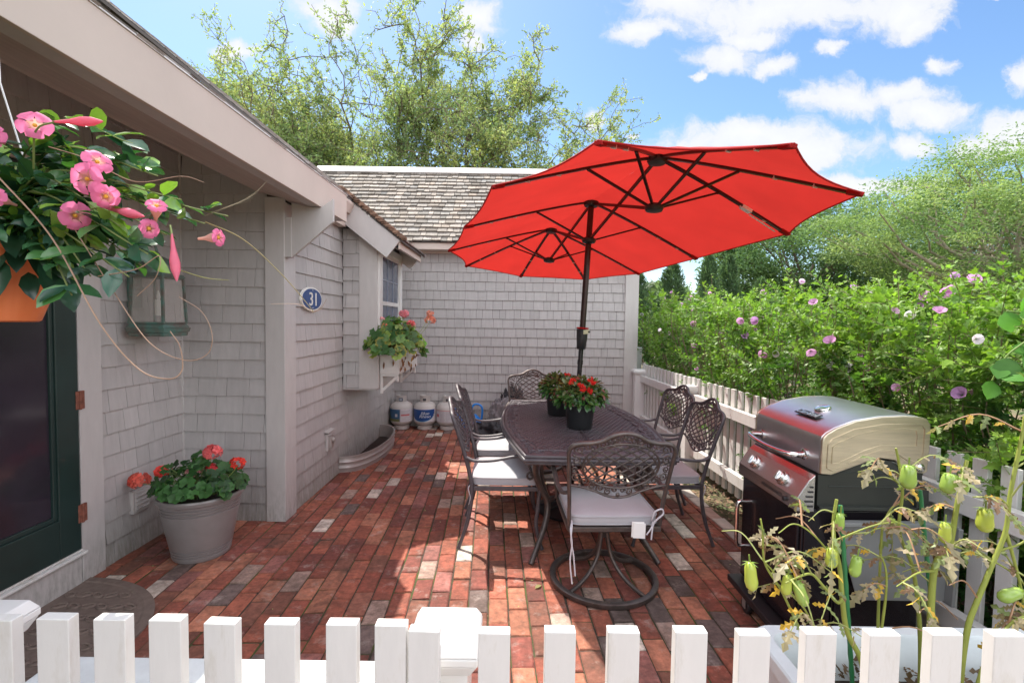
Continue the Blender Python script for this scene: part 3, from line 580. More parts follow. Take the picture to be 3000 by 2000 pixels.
# ================================================================== window well
ww=thing('window_well',(-1.66,5.1,0),'curved galvanised window well rising from the bricks against the wall','window well')
b=MB(); n=30; V=[];F=[]
prof=[(0,-.02),(0,.03),(.008,.045),(0,.06),(0,.085),(.008,.10),(0,.115),(0,.145),(.014,.15),(.014,.158),(-.006,.158),(-.006,-.02)]
a_,b_=.30,.72
for i in range(n+1):
    th=-PI/2+PI*i/n; 
    for (d,z) in prof: V.append((X2+.012+(a_+d)*abs(math.cos(th))**.8,5.32+(b_+d)*math.sin(th),z))
k=len(prof)
for i in range(n):
    for j in range(k-1): F.append((i*k+j,(i+1)*k+j,(i+1)*k+j+1,i*k+j+1))
b.add(V,F); b.build('metal_ring',M['galv'],ww,smooth=35)
b=MB(); vv_=[(X2+.012+.29*abs(math.cos(-PI/2+PI*i/n))**.8,5.32+.71*math.sin(-PI/2+PI*i/n),.008) for i in range(n+1)]; b.add(vv_,[tuple(range(n+1))]); b.build('gravel_bed',M['soil'],ww)
# ================================================================== propane tanks
def cylp(b,cx,cy,r,a0,a1,z0,z1,c,n=None,m=0):
    n=n or max(2,int((a1-a0)/.12)); V=[(cx+r*math.sin(a0+(a1-a0)*i/n),cy-r*math.cos(a0+(a1-a0)*i/n),z) for z in (z0,z1) for i in range(n+1)]
    b.add(V,[(i,i+1,n+2+i,n+1+i) for i in range(n)],c,m)
def tank(x,y,label,style):
    t=thing('propane_tank',(x,y,0),label,'propane tank','propane tanks along the back wall')
    b=MB(); b.lathe([(.100,0),(.105,.005),(.105,.05),(.09,.055)],(x,y,0),28); b.build('foot_ring',M['tank'],t,smooth=40)
    b=MB(); pr=[(.02,.045),(.08,.052),(.125,.075),(.148,.105),(.155,.14),(.155,.285),(.148,.32),(.125,.35),(.08,.372),(.03,.38),(.001,.382)]; b.lathe(pr,(x,y,0),40,caps=False); b.build('body',M['tank'],t,smooth=60)
    b=MB(); fr=-.5 if style==1 else 0
    b.lathe([(.066,.362),(.070,.37),(.070,.455),(.072,.46),(.067,.462),(.065,.455),(.065,.37)],(x,y,0),26,caps=False,a0=PI/2+.5+fr,a1=PI/2+2*PI-.5+fr)
    b.build('collar',M['tank'],t,smooth=40)
    b=MB(); cylp(b,x,y,.0712,-.25,.35,.39,.425,(.04,.045,.055)); 
    if style==0: cylp(b,x,y,.0716,-.35,.45,.385,.43,(.06,.10,.14)); cylp(b,x,y,.072,-.2,.3,.40,.415,(.5,.52,.55))
    b.build('collar_opening',M['attr'],t)
    b=MB(); b.lathe([(.012,.38),(.012,.42),(.02,.425),(.02,.44),(.001,.442)],(x,y,0),12); b.build('valve',M['bluecan'] if style else M['black'],t,smooth=40)
    b=MB(); r=.1558; lo,hi=.118,.290; W_=(.60,.58,.60)
    if style==0:
        cylp(b,x,y,r,-1.45,1.5,lo,hi,W_); cylp(b,x,y,r+.0006,-1.45,.06,lo+.004,hi-.004,(.035,.10,.20)); cylp(b,x,y,r+.0010,-1.45,.05,lo+.004,lo+.04,(.13,.14,.05)); cylp(b,x,y,r+.0012,-1.4,-.9,lo+.03,lo+.075,(.05,.09,.06))
        cylp(b,x,y,r+.0014,-.36,-.14,.185,.225,(.5,.5,.5)); cylp(b,x,y,r+.001,.16,.95,.20,.22,(.50,.12,.12))
        for k_ in range(11): cylp(b,x,y,r+.001,.16+.05*random.random(),.8+.4*random.random(),.130+k_*.0135,.1335+k_*.0135,(.30,.30,.33) if k_!=5 else (.5,.15,.15))
        cylp(b,x,y,r+.0012,.075,.11,lo,hi,(.10,.11,.16))
    if style==1:
        cylp(b,x,y,r,-1.5,1.5,lo,hi+.004,W_); NB=24
        for i in range(NB):   # blue field with a curved lower edge
            a0=-1.35+2.45*i/NB; a1=a0+2.45/NB; mid=(a0+a1)/2+.12; q=max(0,1-(mid/1.22)**2)**.5
            cylp(b,x,y,r+.0006,a0,a1,hi-.030-.135*q,hi-.004,(.012,.06,.22),1)
            if q>0: cylp(b,x,y,r+.0009,a0,a1,hi-.034-.135*q,hi-.028-.135*q,(.08,.35,.50),1)
    if style==2:
        cylp(b,x,y,r,-1.5,1.5,lo,hi-.01,(.56,.54,.56)); cylp(b,x,y,r+.0008,-1.5,1.5,hi-.018,hi-.012,(.55,.12,.10)); cylp(b,x,y,r+.0008,-1.05,-.72,.185,.225,(.5,.10,.10))
        for c0_,c1_ in ((-.62,-.1),(-.05,.4),(.45,.95)):
            for k_ in range(15): cylp(b,x,y,r+.0008,c0_,c1_-.1*random.random(),.128+k_*.0095,.1305+k_*.0095,(.33,.32,.35))
    lb=b.build('label',M['attr'],t)
    if style==1:
        b=MB()
        for s_,zz,sz in (('Blue',.236,.056),('Rhino',.194,.056)):
            V,F=text_mesh(s_,sz,.0004,shear=.25,space=.95); V=V-(V.max(0)+V.min(0))/2; an=V[:,0]*1.25/.157+.17
            # bold: draw twice with a small shift
            for dxx in (-.006,0,.006): b.add(np.stack([x+(r+.0022)*np.sin(an+dxx),y-(r+.0022)*np.cos(an+dxx),zz+V[:,1]],1),F,(.80,.82,.85))
        b.build('lettering',M['attr'],t)
    return t
tank(-1.508,6.545,'grey propane tank in the corner with dark blue landscape label',0)
tank(-1.187,6.56,'middle propane tank with blue label reading Blue Rhino',1)
tank(-.872,6.545,'propane tank with white printed label, right of the Blue Rhino one',2)
# ================================================================== watering can, crumpled covers
t=thing('watering_can',(-.50,6.33,0),'bright blue plastic watering can by the back wall','watering can')
b=MB(); b.lathe([(.085,0),(.098,.01),(.102,.10),(.085,.20),(.05,.235),(.045,.25),(.04,.25)],(-.505,6.33,0),24,sx=1.1,sy=.85); b.build('body',M['bluecan'],t,smooth=50)
b=MB(); b.tube(bez([(-.53,6.33,.24),(-.51,6.33,.36),(-.44,6.33,.385),(-.385,6.33,.33),(-.392,6.33,.18),(-.41,6.33,.08)]),.014,8); b.build('handle',M['bluecan'],t,smooth=60)
b=MB(); b.tube([(-.59,6.33,.06),(-.68,6.32,.20),(-.74,6.31,.30)],[.022,.016,.012],10); b.lathe([(.012,0),(.03,.03),(.001,.034)],(-.74,6.31,.30),12); b.build('spout',M['bluecan'],t,smooth=60)
def crumple(name,c,s,label,material,seed,cat='grill cover'):
    rn=np.random.default_rng(seed); b=MB(); n=46; V=[];F=[]
    for j in range(n+1):
        for i in range(n*2):
            th=2*PI*i/(2*n); ph=PI/2*j/n; d=Vector((math.cos(th)*math.cos(ph),math.sin(th)*math.cos(ph),math.sin(ph)))
            q=abs(mnoise.noise(d*2.2+Vector((seed,0,0))))*.9+abs(mnoise.noise(d*5+Vector((0,seed,0))))*.45+abs(mnoise.noise(d*11))*.18
            r=1.12-q*.75; V.append((c[0]+d.x*s[0]*r,c[1]+d.y*s[1]*r,max(.002,c[2]+d.z*s[2]*r)))
    for j in range(n):
        for i in range(2*n): F.append((j*2*n+i,j*2*n+(i+1)%(2*n),(j+1)*2*n+(i+1)%(2*n),(j+1)*2*n+i))
    b.add(V,F); return tag(b.build(name,material,smooth=180,origin=(c[0],c[1],0)),label,cat)
crumple('grill_cover',(-.20,6.05,.0),(.40,.30,.24),'crumpled black fabric cover lying on the bricks behind the table',M['tarp'],3)
crumple('grill_cover',(.02,6.40,.0),(.26,.22,.62),'black cover slumped upright against the back wall',M['tarp'],8)
crumple('cushion_cover',(-.10,6.17,.10),(.21,.14,.42),'crumpled grey fabric bundle leaning on the black covers',M['tarpgrey'],12,'fabric bundle')
# ================================================================== resin planter
pc=(-1.955,2.985)
t=thing('planter_pot',(pc[0],pc[1],0),'round taupe pot with ribbed bands in the corner by the door wall','plant pot')
pr=[(.150,0),(.158,.004),(.163,.018)]
def grooves(z,r): return [(r,z),(r-.0065,z+.004),(r+.0015,z+.009)]
for z in (.030,.048,.066): pr+=grooves(z,.158+z*.19)
pr+=[(.175,.09),(.215,.29)]
for z in (.300,.320,.340): pr+=grooves(z,.158+z*.19)
pr+=[(.226,.362),(.240,.372),(.244,.392),(.240,.402),(.228,.402),(.216,.392),(.212,.355)]
b=MB(); b.lathe(pr,(pc[0],pc[1],0),64,caps=False); b.build('body',M['stonepot'],t,smooth=28)
b=MB(); b.lathe([(.214,.352),(.12,.362),(.001,.366)],(pc[0],pc[1],0),32,caps=False); b.build('soil',M['soil'],t)
# ================================================================== chairs
def BK(u,z):
    t=max(0,(z-.42)/.54); return (u,-.222-.155*t**1.25-.028*t*(1-(u/.28)**2),z)
OUT=[(.245,.42),(.250,.55),(.260,.68),(.270,.80),(.272,.845),(.256,.880),(.215,.895),(.16,.900),(.11,.914),(.06,.943),(0,.956)]
def mirror(P): return P+[(-a,b_) for a,b_ in P[::-1][1:]]
def chair_mesh_parts(root,swivel,mt):
    P=bez([BK(*p) for p in mirror(OUT)],5)
    b=MB(); b.tube(P,.0135,8,flat=.8)
    low=bez([BK(*p) for p in mirror([(.256,.655),(.20,.648),(.12,.622),(.06,.596),(0,.585)])],4); b.tube(low,.007,6)
    # woven shell of crossing curves
    K=3
    for fam in (0,1):
        for i in range(-K,K+1):
            s=i/(K+.55); pts=[]
            for j in range(17):
                q=-1+2*j/16; x,y=(s,q) if fam==0 else (q,s)
                a=x*math.sqrt(1-y*y/2); c=y*math.sqrt(1-x*x/2); u=(a-c)*.7071; v=(a+c)*.7071
                pts.append(BK(u*.196,.768+v*.122+.010*(1-u*u)))
            b.tube(pts,.0048,5)
    for k in range(1): 
        th=[BK(.198*math.cos(2*PI*i/40),.770+.128*math.sin(2*PI*i/40)) for i in range(40)]; b.tube(th,.0055,6,closed=True)
    for sgn in (1,-1):
        for (cx,cz,r0,a0,tn) in ((.222,.858,.026,-.5,1.3),(.176,.876,.020,2.6,-1.2),(.232,.80,.024,1.2,1.3),(.238,.748,.018,-1.0,-1.3),(.225,.700,.024,1.5,-1.3),(.185,.680,.022,-.4,1.2),(.140,.655,.020,2.0,-1.3),(.098,.640,.021,-.6,1.3),(.055,.620,.020,2.2,-1.3),(.022,.628,.014,0,1.2),(.128,.888,.017,.2,1.3),(.086,.898,.017,2.8,-1.3),(.048,.913,.020,.0,1.3),(.018,.922,.014,2.5,-1.2)):
            b.tube([BK(sgn*x,z) for x,z in spiral(cx,cz,r0,.005,a0,tn,11)],.0042,5)
        for A_,B_ in (((.20,.83),(.235,.85)),((.205,.77),(.24,.79)),((.19,.71),(.245,.72)),((.15,.685),(.12,.66)),((.10,.665),(.07,.64)),((.07,.88),(.04,.93)),((.13,.865),(.15,.90))):
            b.tube(bez([BK(sgn*A_[0],A_[1]),BK(sgn*(A_[0]+B_[0])/2+.006,(A_[1]+B_[1])/2+.006),BK(sgn*B_[0],B_[1])],4),.0045,5)
        for (x,z) in ((.243,.825),(.247,.772),(.205,.655),(.158,.640),(.075,.605),(.105,.905),(.20,.885),(.155,.862)): b.ball(BK(sgn*x,z),.009,6,sc=(1,.5,1))
    b.ball(BK(0,.935),.014,8,sc=(.8,.5,1.2)); b.ball(BK(0,.60),.012,8,sc=(1,.5,1)); 
    b.build('backrest',mt,root,smooth=60)
    for sgn in (1,-1):
        b=MB(); A=bez([(sgn*.262,-.262,.61),(sgn*.284,-.20,.592),(sgn*.292,-.08,.598),(sgn*.290,.04,.622),(sgn*.288,.12,.632),(sgn*.283,.160,.612),(sgn*.272,.150,.565),(sgn*.262,.178,.51),(sgn*.252,.222,.455),(sgn*.249,.225,.40)],5)
        b.tube(A,[.014]*20+[.012]*(len(A)-20),8,flat=.75); b.build('armrest',mt,root,smooth=60)
    b=MB(); z0,z1=.385,.412
    for q in ((-.25,.25,-.235,-.21),(-.25,.25,.205,.23)): b.box(*q,z0,z1)
    for x in (-.255,.235): b.box(x,x+.02,-.21,.205,z0,z1)
    for x in (-.15,-.05,.05,.15): b.box(x-.012,x+.012,-.21,.205,z0+.008,z0+.016)
    b.build('seat_frame',mt,root,bevel=.003)
    b=MB(); n=48; lev=[(.90,.413,0),(.985,.418,0),(1,.430,0),(1,.458,0),(.985,.468,0),(.90,.473,0),(.6,.480,0),(.25,.484,0)]; V=[]
    for sc_,z,_ in lev:
        for i in range(n):
            th=2*PI*i/n; c_,s_=math.cos(th),math.sin(th); e=.22; x=math.copysign(abs(c_)**e,c_)*.240*sc_; y=math.copysign(abs(s_)**e,s_)*.232*sc_
            V.append((x,y+.005,z+.003*mnoise.noise(Vector((x*6,y*6,z)))))
    F=[(l*n+i,l*n+(i+1)%n,(l+1)*n+(i+1)%n,(l+1)*n+i) for l in range(len(lev)-1) for i in range(n)]+[tuple((len(lev)-1)*n+i for i in range(n))]
    b.add(V,F); cu=b.build('cushion',M['cushion'],root,smooth=50)
    b=MB()
    for z in (.424,.465): b.tube([(v[0]*1.01,(v[1]-.005)*1.01+.005,z) for v in V[2*n:3*n]],.0032,5,closed=True)
    b.build('piping',M['cushion'],cu,smooth=60)
    if not swivel:
        for sgn in (1,-1):
            b=MB(); b.tube(bez([(sgn*.246,-.222,.43),(sgn*.244,-.226,.30),(sgn*.250,-.255,.15),(sgn*.264,-.305,.003)],6),[.0135]*13+[.012]*5+[.014],8); b.build('leg',mt,root,smooth=60)
            b=MB(); b.tube(bez([(sgn*.249,.225,.40),(sgn*.248,.215,.28),(sgn*.250,.205,.15),(sgn*.262,.245,.003)],6),[.0135]*13+[.011]*5+[.014],8); b.build('leg',mt,root,smooth=60)
        b=MB()
        for x in (-.242,.242): b=MB(); b.tube(bez([(x,-.215,.437),(x*1.03,-.245,.40),(x*1.05,-.23,.34),(x*1.02,-.24,.29)],4),.003,4); b.build('cushion_tie',M['tie'],cu)
    else:
        b=MB(); b.box(-.13,.13,-.11,.11,.345,.383); b.box(-.17,-.13,-.08,.08,.36,.38); b.box(.13,.17,-.08,.08,.36,.38); b.lathe([(.030,.26),(.030,.345)],(0,0,0),16); b.lathe([(.03,.30),(.062,.303),(.062,.312),(.03,.315)],(0,0,0),24); b.build('swivel_mount',M['black'],root,bevel=.002,smooth=40)
        for k in range(4):
            a=R(38)+k*PI/2; pts=[(r*math.cos(a),r*math.sin(a),z) for r,z in ((.022,.29),(.035,.22),(.060,.15),(.12,.085),(.20,.045),(.292,.022))]
            b=MB(); b.tube(bez(pts,6),.0145,8,flat=.8); b.build('leg',mt,root,smooth=60)
        b=MB(); b.lathe([(.278,.004),(.308,.004),(.312,.010),(.312,.030),(.304,.035),(.284,.035),(.278,.028),(.278,.004)],(0,0,0),64,caps=False); b.build('base_ring',mt,root,smooth=35)
        b=MB()
        b.tube(bez([(-.232,-.225,.445),(-.236,-.262,.43),(-.24,-.268,.36),(-.226,-.270,.28),(-.215,-.272,.17)],5),.0045,5); b.tube(bez([(-.232,-.225,.440),(-.244,-.27,.41),(-.236,-.275,.34),(-.244,-.274,.25),(-.232,-.276,.13)],5),.0045,5)
        b.build('cushion_tie',M['tie'],cu); b=MB()
        b.tube(bez([(.20,-.225,.44),(.19,-.262,.47),(.20,-.272,.51),(.235,-.274,.525),(.245,-.272,.50),(.215,-.27,.47),(.195,-.266,.44),(.185,-.27,.36)],5),.0045,5); b.tube(bez([(.205,-.23,.44),(.185,-.264,.42),(.16,-.268,.385)],5),.004,5)
        b.build('cushion_tie',M['tie'],cu)
        b=MB(); b.obox((.085,-.245,.365),(.066,0,-.002),(0,-.004,0),(0,-.006,.085)); b.obox((.092,-.251,.362),(.066,0,-.004),(0,-.003,0),(.0,-.004,.083)); b.build('cushion_tag',M['tagwhite'],cu)
G_='patio dining chairs around the table'
armc=thing('patio_armchair',(-.028,3.345,0),'nearest cast metal armchair on the left side of the table, lavender cushion','chair',G_,rz=R(-90))
chair_mesh_parts(armc,False,M['iron_dark'])
for (x,y,rz_a,lab) in ((-.055,4.02,-88,'farther cast metal armchair on the left side, behind the nearest left one'),(1.065,3.42,92,'nearest cast metal armchair on the right side, between table and grill'),(1.12,4.12,96,'farther cast metal armchair on the right side, beside the fence')):
    c=copy_tree(armc,None,(x,y,0),R(rz_a)); c['label']=lab
sw=thing('swivel_chair',(.553,2.735,0),'cast metal swivel chair in front with a white tag on its cushion','chair',G_,rz=R(2.5))
chair_mesh_parts(sw,True,M['iron'])
s2=copy_tree(sw,None,(.245,4.93,0),R(181)); s2['label']='cast metal swivel chair at the far end of the table, only its back showing'
# ================================================================== table
TR=R(2.45); tb=thing('dining_table',(.498,3.765,0),'dark plum cast metal dining table with pierced top under the red umbrella','table',rz=TR)
HL=.985
def wy(y): return .462+.112*math.cos(PI/2*min(1,abs(y)/HL))**1.1
def outline(inset,n=22):
    P=[]; h=HL-inset
    for i in range(n+1): y=-h+2*h*i/n; P.append((wy(y)-inset,y))
    for i in range(1,8): t=i/8; P.append((wy(h)*(1-2*t)-inset*(1-2*t),h+.018*math.sin(PI*t)))
    for i in range(n+1): y=h-2*h*i/n; P.append((-(wy(y)-inset),y))
    for i in range(1,8): t=i/8; P.append((-(wy(h)*(1-2*t)-inset*(1-2*t)),-h-.018*math.sin(PI*t)))
    return P
O0,O1,O2=outline(0),outline(.028),outline(.125); n=len(O0); TZ=.712
b=MB(); cx_,cy_=.040,.035; rows=int(2*HL/cy_)
for j in range(-rows//2,rows//2):
    for i in range(-16,17):
        x=i*cx_+(cx_/2 if j%2 else 0); y=(j+.5)*cy_
        if abs(y)>HL-.10 or abs(x)>wy(y)-.105: continue
        if math.hypot(x,y)<.035: continue
        q=[(x+cx_/2*a,y+cy_/2*c) for a,c in ((1,0),(1,1),(0,1),(-1,1),(-1,0),(-1,-1),(0,-1),(1,-1))]; h=[(x+.0158*math.cos(PI/4*k),y+.0112*math.sin(PI/4*k)) for k in range(8)]
        V=[(a,c,TZ) for a,c in q]+[(a,c,TZ-.0015) for a,c in h]+[(a,c,TZ-.022) for a,c in h]
        b.add(V,[(k,(k+1)%8,8+(k+1)%8,8+k) for k in range(8)]+[(8+k,8+(k+1)%8,16+(k+1)%8,16+k) for k in range(8)])
for (A_,B_,z) in ((O1,O2,TZ+.0025),):
    V=[(x,y,z) for x,y in A_]+[(x,y,z) for x,y in B_]+[(x,y,z-.012) for x,y in A_]+[(x,y,z-.012) for x,y in B_]
    b.add(V,[(k,(k+1)%n,n+(k+1)%n,n+k) for k in range(n)]+[(3*n+k,3*n+(k+1)%n,2*n+(k+1)%n,2*n+k) for k in range(n)]+[(n+k,n+(k+1)%n,3*n+(k+1)%n,3*n+k) for k in range(n)])
top=b.build('tabletop',M['iron_dark'],tb)
b=MB()
def edge(inset,k):   # point on inset outline
    O=outline(inset); return O
for inset,amp in ((.118,.010),):
    O=outline(inset,60); m_=len(O); V=[]
    for k in range(m_):
        x,y=O[k]; w_=1+amp*math.sin(k*.9)/.4; V.append((x*w_,y,TZ+.004))
    b.tube(V,.0045,5,closed=True)
for sgn in (1,-1):
    y=-.90
    while y<.92:
        xx=wy(y)-.073; b.tube([(sgn*a,c,TZ+.0045) for a,c in spiral(xx,y,.034,.006,random.uniform(0,6),1.4*random.choice((1,-1)),12)],.0036,5); b.tube([(sgn*a,c,TZ+.0045) for a,c in spiral(xx+.01,y+.05,.020,.004,random.uniform(0,6),1.2,9)],.003,5); y+=.085
    x=-.36
    while x<.38:
        b.tube([(a,sgn*c,TZ+.0045) for a,c in spiral(x,HL-.075,.034,.006,random.uniform(0,6),1.4*random.choice((1,-1)),12)],.0036,5); x+=.09
b.box(-.006,.006,-.86,.86,TZ+.001,TZ+.004); b.box(-.016,-.011,-.86,-.04,TZ+.001,TZ+.003)
b.build('scroll_border',M['iron_dark'],top,smooth=50)
b=MB(); b.tube([(x,y,TZ-.006) for x,y in outline(.014)],.013,8,closed=True); b.tube([(x,y,TZ-.026) for x,y in outline(.006)],.012,8,closed=True); b.tube([(x,y,TZ-.045) for x,y in outline(.018)],.011,8,closed=True); b.build('rim',M['iron_dark'],top,smooth=60)
for sx in (1,-1):
    for sy in (1,-1):
        b=MB(); b.tube(bez([(sx*.34,sy*.74,.68),(sx*.37,sy*.72,.56),(sx*.33,sy*.66,.42),(sx*.275,sy*.64,.30),(sx*.30,sy*.70,.17),(sx*.40,sy*.87,.006)],6),[.020]*25+[.017]*5+[.016],8)
        b.tube(bez([(sx*.29,sy*.66,.68),(sx*.32,sy*.66,.55),(sx*.30,sy*.61,.42),(sx*.262,sy*.62,.31)],6),.012,7)
        b.tube([(sx*x,sy*(.60+(x-.2)*.4),z) for x,z in spiral(.235,.60,.045,.01,.5,1.3,14)],.009,6)
        b.tube([(sx*x,sy*(.70),z) for x,z in spiral(.395,.50,.03,.008,2.5,-1.2,12)],.008,6)
        b.build('leg',M['iron'],tb,smooth=60)
b=MB()
for sy in (1,-1): b.tube(bez([(-.28,sy*.64,.31),(-.12,sy*.56,.35),(0,sy*.53,.33),(.12,sy*.56,.35),(.28,sy*.64,.31)],5),.012,7)
b.tube(bez([(0,-.53,.33),(0,-.25,.37),(0,-.10,.36)],5),.011,7); b.tube(bez([(0,.53,.33),(0,.25,.37),(0,.10,.36)],5),.011,7); b.lathe([(.085,.352),(.092,.356),(.092,.368),(.085,.372),(.06,.372),(.06,.352)],(0,0,0),24)
b.build('stretcher',M['iron'],tb,smooth=60)
# ================================================================== umbrella
um=thing('patio_umbrella',(.482,3.76,.06),'large double-ended red umbrella with dark ribs rising through the table','umbrella')
Mm=np.array(Matrix.Rotation(.26,3,'Z')@Matrix.Rotation(-.046,3,'X')@Matrix.Rotation(.07,3,'Y')); C0=arr((.601,3.758,2.426)); S_=.93; R1=1.0; R2=.975; al=.769
def UW(p): return C0+Mm@arr(p)
sa,ca=math.sin(al),math.cos(al)
HUB={'N':(0,-S_,0),'M':(0,0,0),'F':(0,S_,0)}
RIB=[('N',(-R2,-S_)),('N',(-R1*sa,-S_-R1*ca)),('N',(0,-S_-R1)),('N',(R1*sa,-S_-R1*ca)),('N',(R2,-S_)),('M',(R2,0)),('F',(R2,S_)),('F',(R1*sa,S_+R1*ca)),('F',(0,S_+R1)),('F',(-R1*sa,S_+R1*ca)),('F',(-R2,S_)),('M',(-R2,0))]
def ribp(i,t,dz=0):
    h,(x,y)=RIB[i]; hx,hy,_=HUB[h]; return arr((hx+(x-hx)*t,hy+(y-hy)*t,-.333*t**1.12+dz))
b=MB(); hem=[]
for i in range(12):
    j=(i+1)%12; ns,ntt=10,12; V=[];F=[]
    for a in range(ntt+1):
        t=a/ntt
        for s_ in range(ns+1):
            s=s_/ns; q=4*s*(1-s); A_=ribp(i,t); B_=ribp(j,t); P_=A_*(1-s)+B_*s
            c_=(arr(HUB[RIB[i][0]])+arr(HUB[RIB[j][0]]))/2; inn=unit(arr((c_[0]-P_[0],c_[1]-P_[1],0)))
            P_=P_+inn*(.055 if RIB[i][0]==RIB[j][0] else .022)*q*t**3+arr((0,0,.020*q*t*(1-t)-.006*q*t)); P_=P_+arr((0,0,.006*mnoise.noise(Vector((P_[0]*3,P_[1]*3,i*1.7)))*q*min(1,3*(1-t))+.004*math.sin(9*s*PI)*q*t*t*(1-t)*4)); V.append(UW(P_+arr((0,0,.016))))
            if a==ntt: hem.append(V[-1])
    F=[(a*(ns+1)+s,a*(ns+1)+s+1,(a+1)*(ns+1)+s+1,(a+1)*(ns+1)+s) for a in range(ntt) for s in range(ns)]
    b.add(V,F)
canopy=b.build('canopy',M['red'],um,smooth=30)
hm=[]; 
for q in hem:
    if not hm or np.linalg.norm(q-hm[-1])>1e-4: hm.append(q)
b=MB(); b.tube(hm[:-1],.0045,5,closed=True); b.build('hem',M['red'],canopy,smooth=60)
for i in range(12):
    b=MB(); pts=[ribp(i,t,.004) for t in np.linspace(.045,.955,9)]
    for a in range(8): b.bar(UW(pts[a]),UW(pts[a+1]),.022,.013,up=Mm@arr((0,0,1)))
    rb=b.build('rib',M['pole'],um)
    b=MB(); tip=ribp(i,1.0,.008); q=ribp(i,.93,.004); b.bar(UW(q),UW(tip),.034,.020,up=Mm@arr((0,0,1))); b.build('tip_pocket',M['red'],rb,bevel=.005)
    b=MB(); h=HUB[RIB[i][0]]; st=arr(h)+arr((0,0,-.289)); mid=ribp(i,.44,-.006); d=unit(arr((mid[0]-st[0],mid[1]-st[1],0)))
    b.bar(UW(st+d*.035),UW(mid),.015,.012,up=Mm@arr((0,0,1))); b.ball(UW(mid),.010,8); b.build('strut',M['pole'],um)
    b=MB()
    for t in (.62,.80): 
        p0=ribp(i,t,.0); b.bar(UW(p0-arr((.014,0,0))),UW(p0+arr((.014,0,0))),.010,.016,up=Mm@arr((0,0,1)))
    b.build('clip',M['clear'],rb)
for h in 'NMF':
    c_=arr(HUB[h]); b=MB(); b.lathe([(.02,-.034),(.050,-.030),(.058,-.018),(.058,.004),(.04,.012),(.001,.014)],(0,0,0),20); 
    b.v[0]=np.array([UW(p+c_) for p in b.v[0]]); b.build('hub',M['black'],um,smooth=40)
    b=MB(); b.lathe([(.024,-.318),(.048,-.312),(.054,-.300),(.054,-.285),(.036,-.272),(.022,-.268)],(0,0,0),20); b.v[0]=np.array([UW(p+c_) for p in b.v[0]]); b.build('runner',M['black'],um,smooth=40)
for (p,q) in (((0,-.03,-.015),(0,-S_+.04,-.285)),((0,-.03,-.285),(0,-S_+.04,-.015)),((0,.03,-.015),(0,S_-.04,-.285)),((0,.03,-.285),(0,S_-.04,-.015))):
    b=MB(); b.bar(UW(p),UW(q),.020,.014,up=Mm@arr((1,0,0))); b.build('truss_arm',M['pole'],um)
b=MB(); i=4; b.bar(UW(ribp(i,.62,-.001)),UW(ribp(i,.69,-.001)),.034,.020,up=Mm@arr((0,0,1))); b.bar(UW(ribp(i,.69,-.012)+arr((.01,.02,0))),UW(ribp(i,.90,-.014)+arr((.01,.025,0))),.010,.003); b.build('strap',M['tagwhite'],um)
PL=lambda z:(.601+(z-2.426)*.049,3.76,z)
b=MB(); b.tube([PL(1.42),PL(2.42)],.0235,16); b.build('upper_pole',M['pole'],um,smooth=60)
b=MB(); b.tube([PL(.06),PL(1.34)],.0195,16); b.tube([PL(1.165),PL(1.20)],.0225,16); b.build('lower_pole',M['blackpaint'],um,smooth=60)
b=MB(); b.tube([PL(1.285),PL(1.29),PL(1.38),PL(1.44),PL(1.445)],[.030,.036,.043,.046,.040],20); hs_=b.build('crank_housing',M['potblack'],um,smooth=50)
b=MB(); b.tube([PL(1.446),PL(1.458)],[.049,.047],20); b.build('red_collar',M['red'],hs_,smooth=50)
b=MB(); p=PL(1.425); b.obox((p[0]+.002,p[1]-.052,1.405),(.045,.0,.006),(0,.012,0),(0,0,.032),(.5,.55,.35)); b.ball((p[0]+.042,p[1]-.046,1.424),.013,10,(.02,.02,.02),sc=(1,.6,1)); b.build('crank_label',M['attr'],hs_)
b=MB(); cylp(b,PL(1.0)[0],3.76,.0205,-.6,.3,.985,1.045,(.75,.70,.72)); b.build('pole_sticker',M['attr'],um)
b=MB(); b.lathe([(.24,0),(.262,.006),(.265,.022),(.25,.034),(.13,.055),(.06,.062),(.042,.07),(.040,.20),(.034,.205),(.024,.205)],(.482,3.76,0),40)
for k in range(10):
    a=2*PI*k/10; b.tube([(.482+r*math.cos(a),3.76+r*math.sin(a),z) for r,z in ((.07,.064),(.13,.060),(.24,.040))],.008,6)
tag(b.build('umbrella_base',M['black'],smooth=40,origin=(.482,3.76,0)),'round black cast base on the bricks under the table holding the umbrella pole','umbrella base')
# ================================================================== table pots
def npot(x,y,label):
    b=MB(); z=.716; b.lathe([(.088,z),(.092,z+.004),(.108,z+.160),(.114,z+.163),(.116,z+.192),(.111,z+.195),(.107,z+.190),(.104,z+.17)],(x,y,0),40,caps=False); b.lathe([(.088,z),(.001,z)],(x,y,0),20,caps=False); b.lathe([(.1045,z+.172),(.001,z+.175)],(x,y,0),20,caps=False,c=(.03,.02,.015))
    return tag(b.build('nursery_pot',M['potblack'],smooth=40,origin=(x,y,z)),label,'flower pot','black pots on the table')
npot(.512,3.535,'black plastic pot on the table in front of the umbrella pole'); npot(.405,4.02,'black plastic pot on the table behind the other, left of the pole')
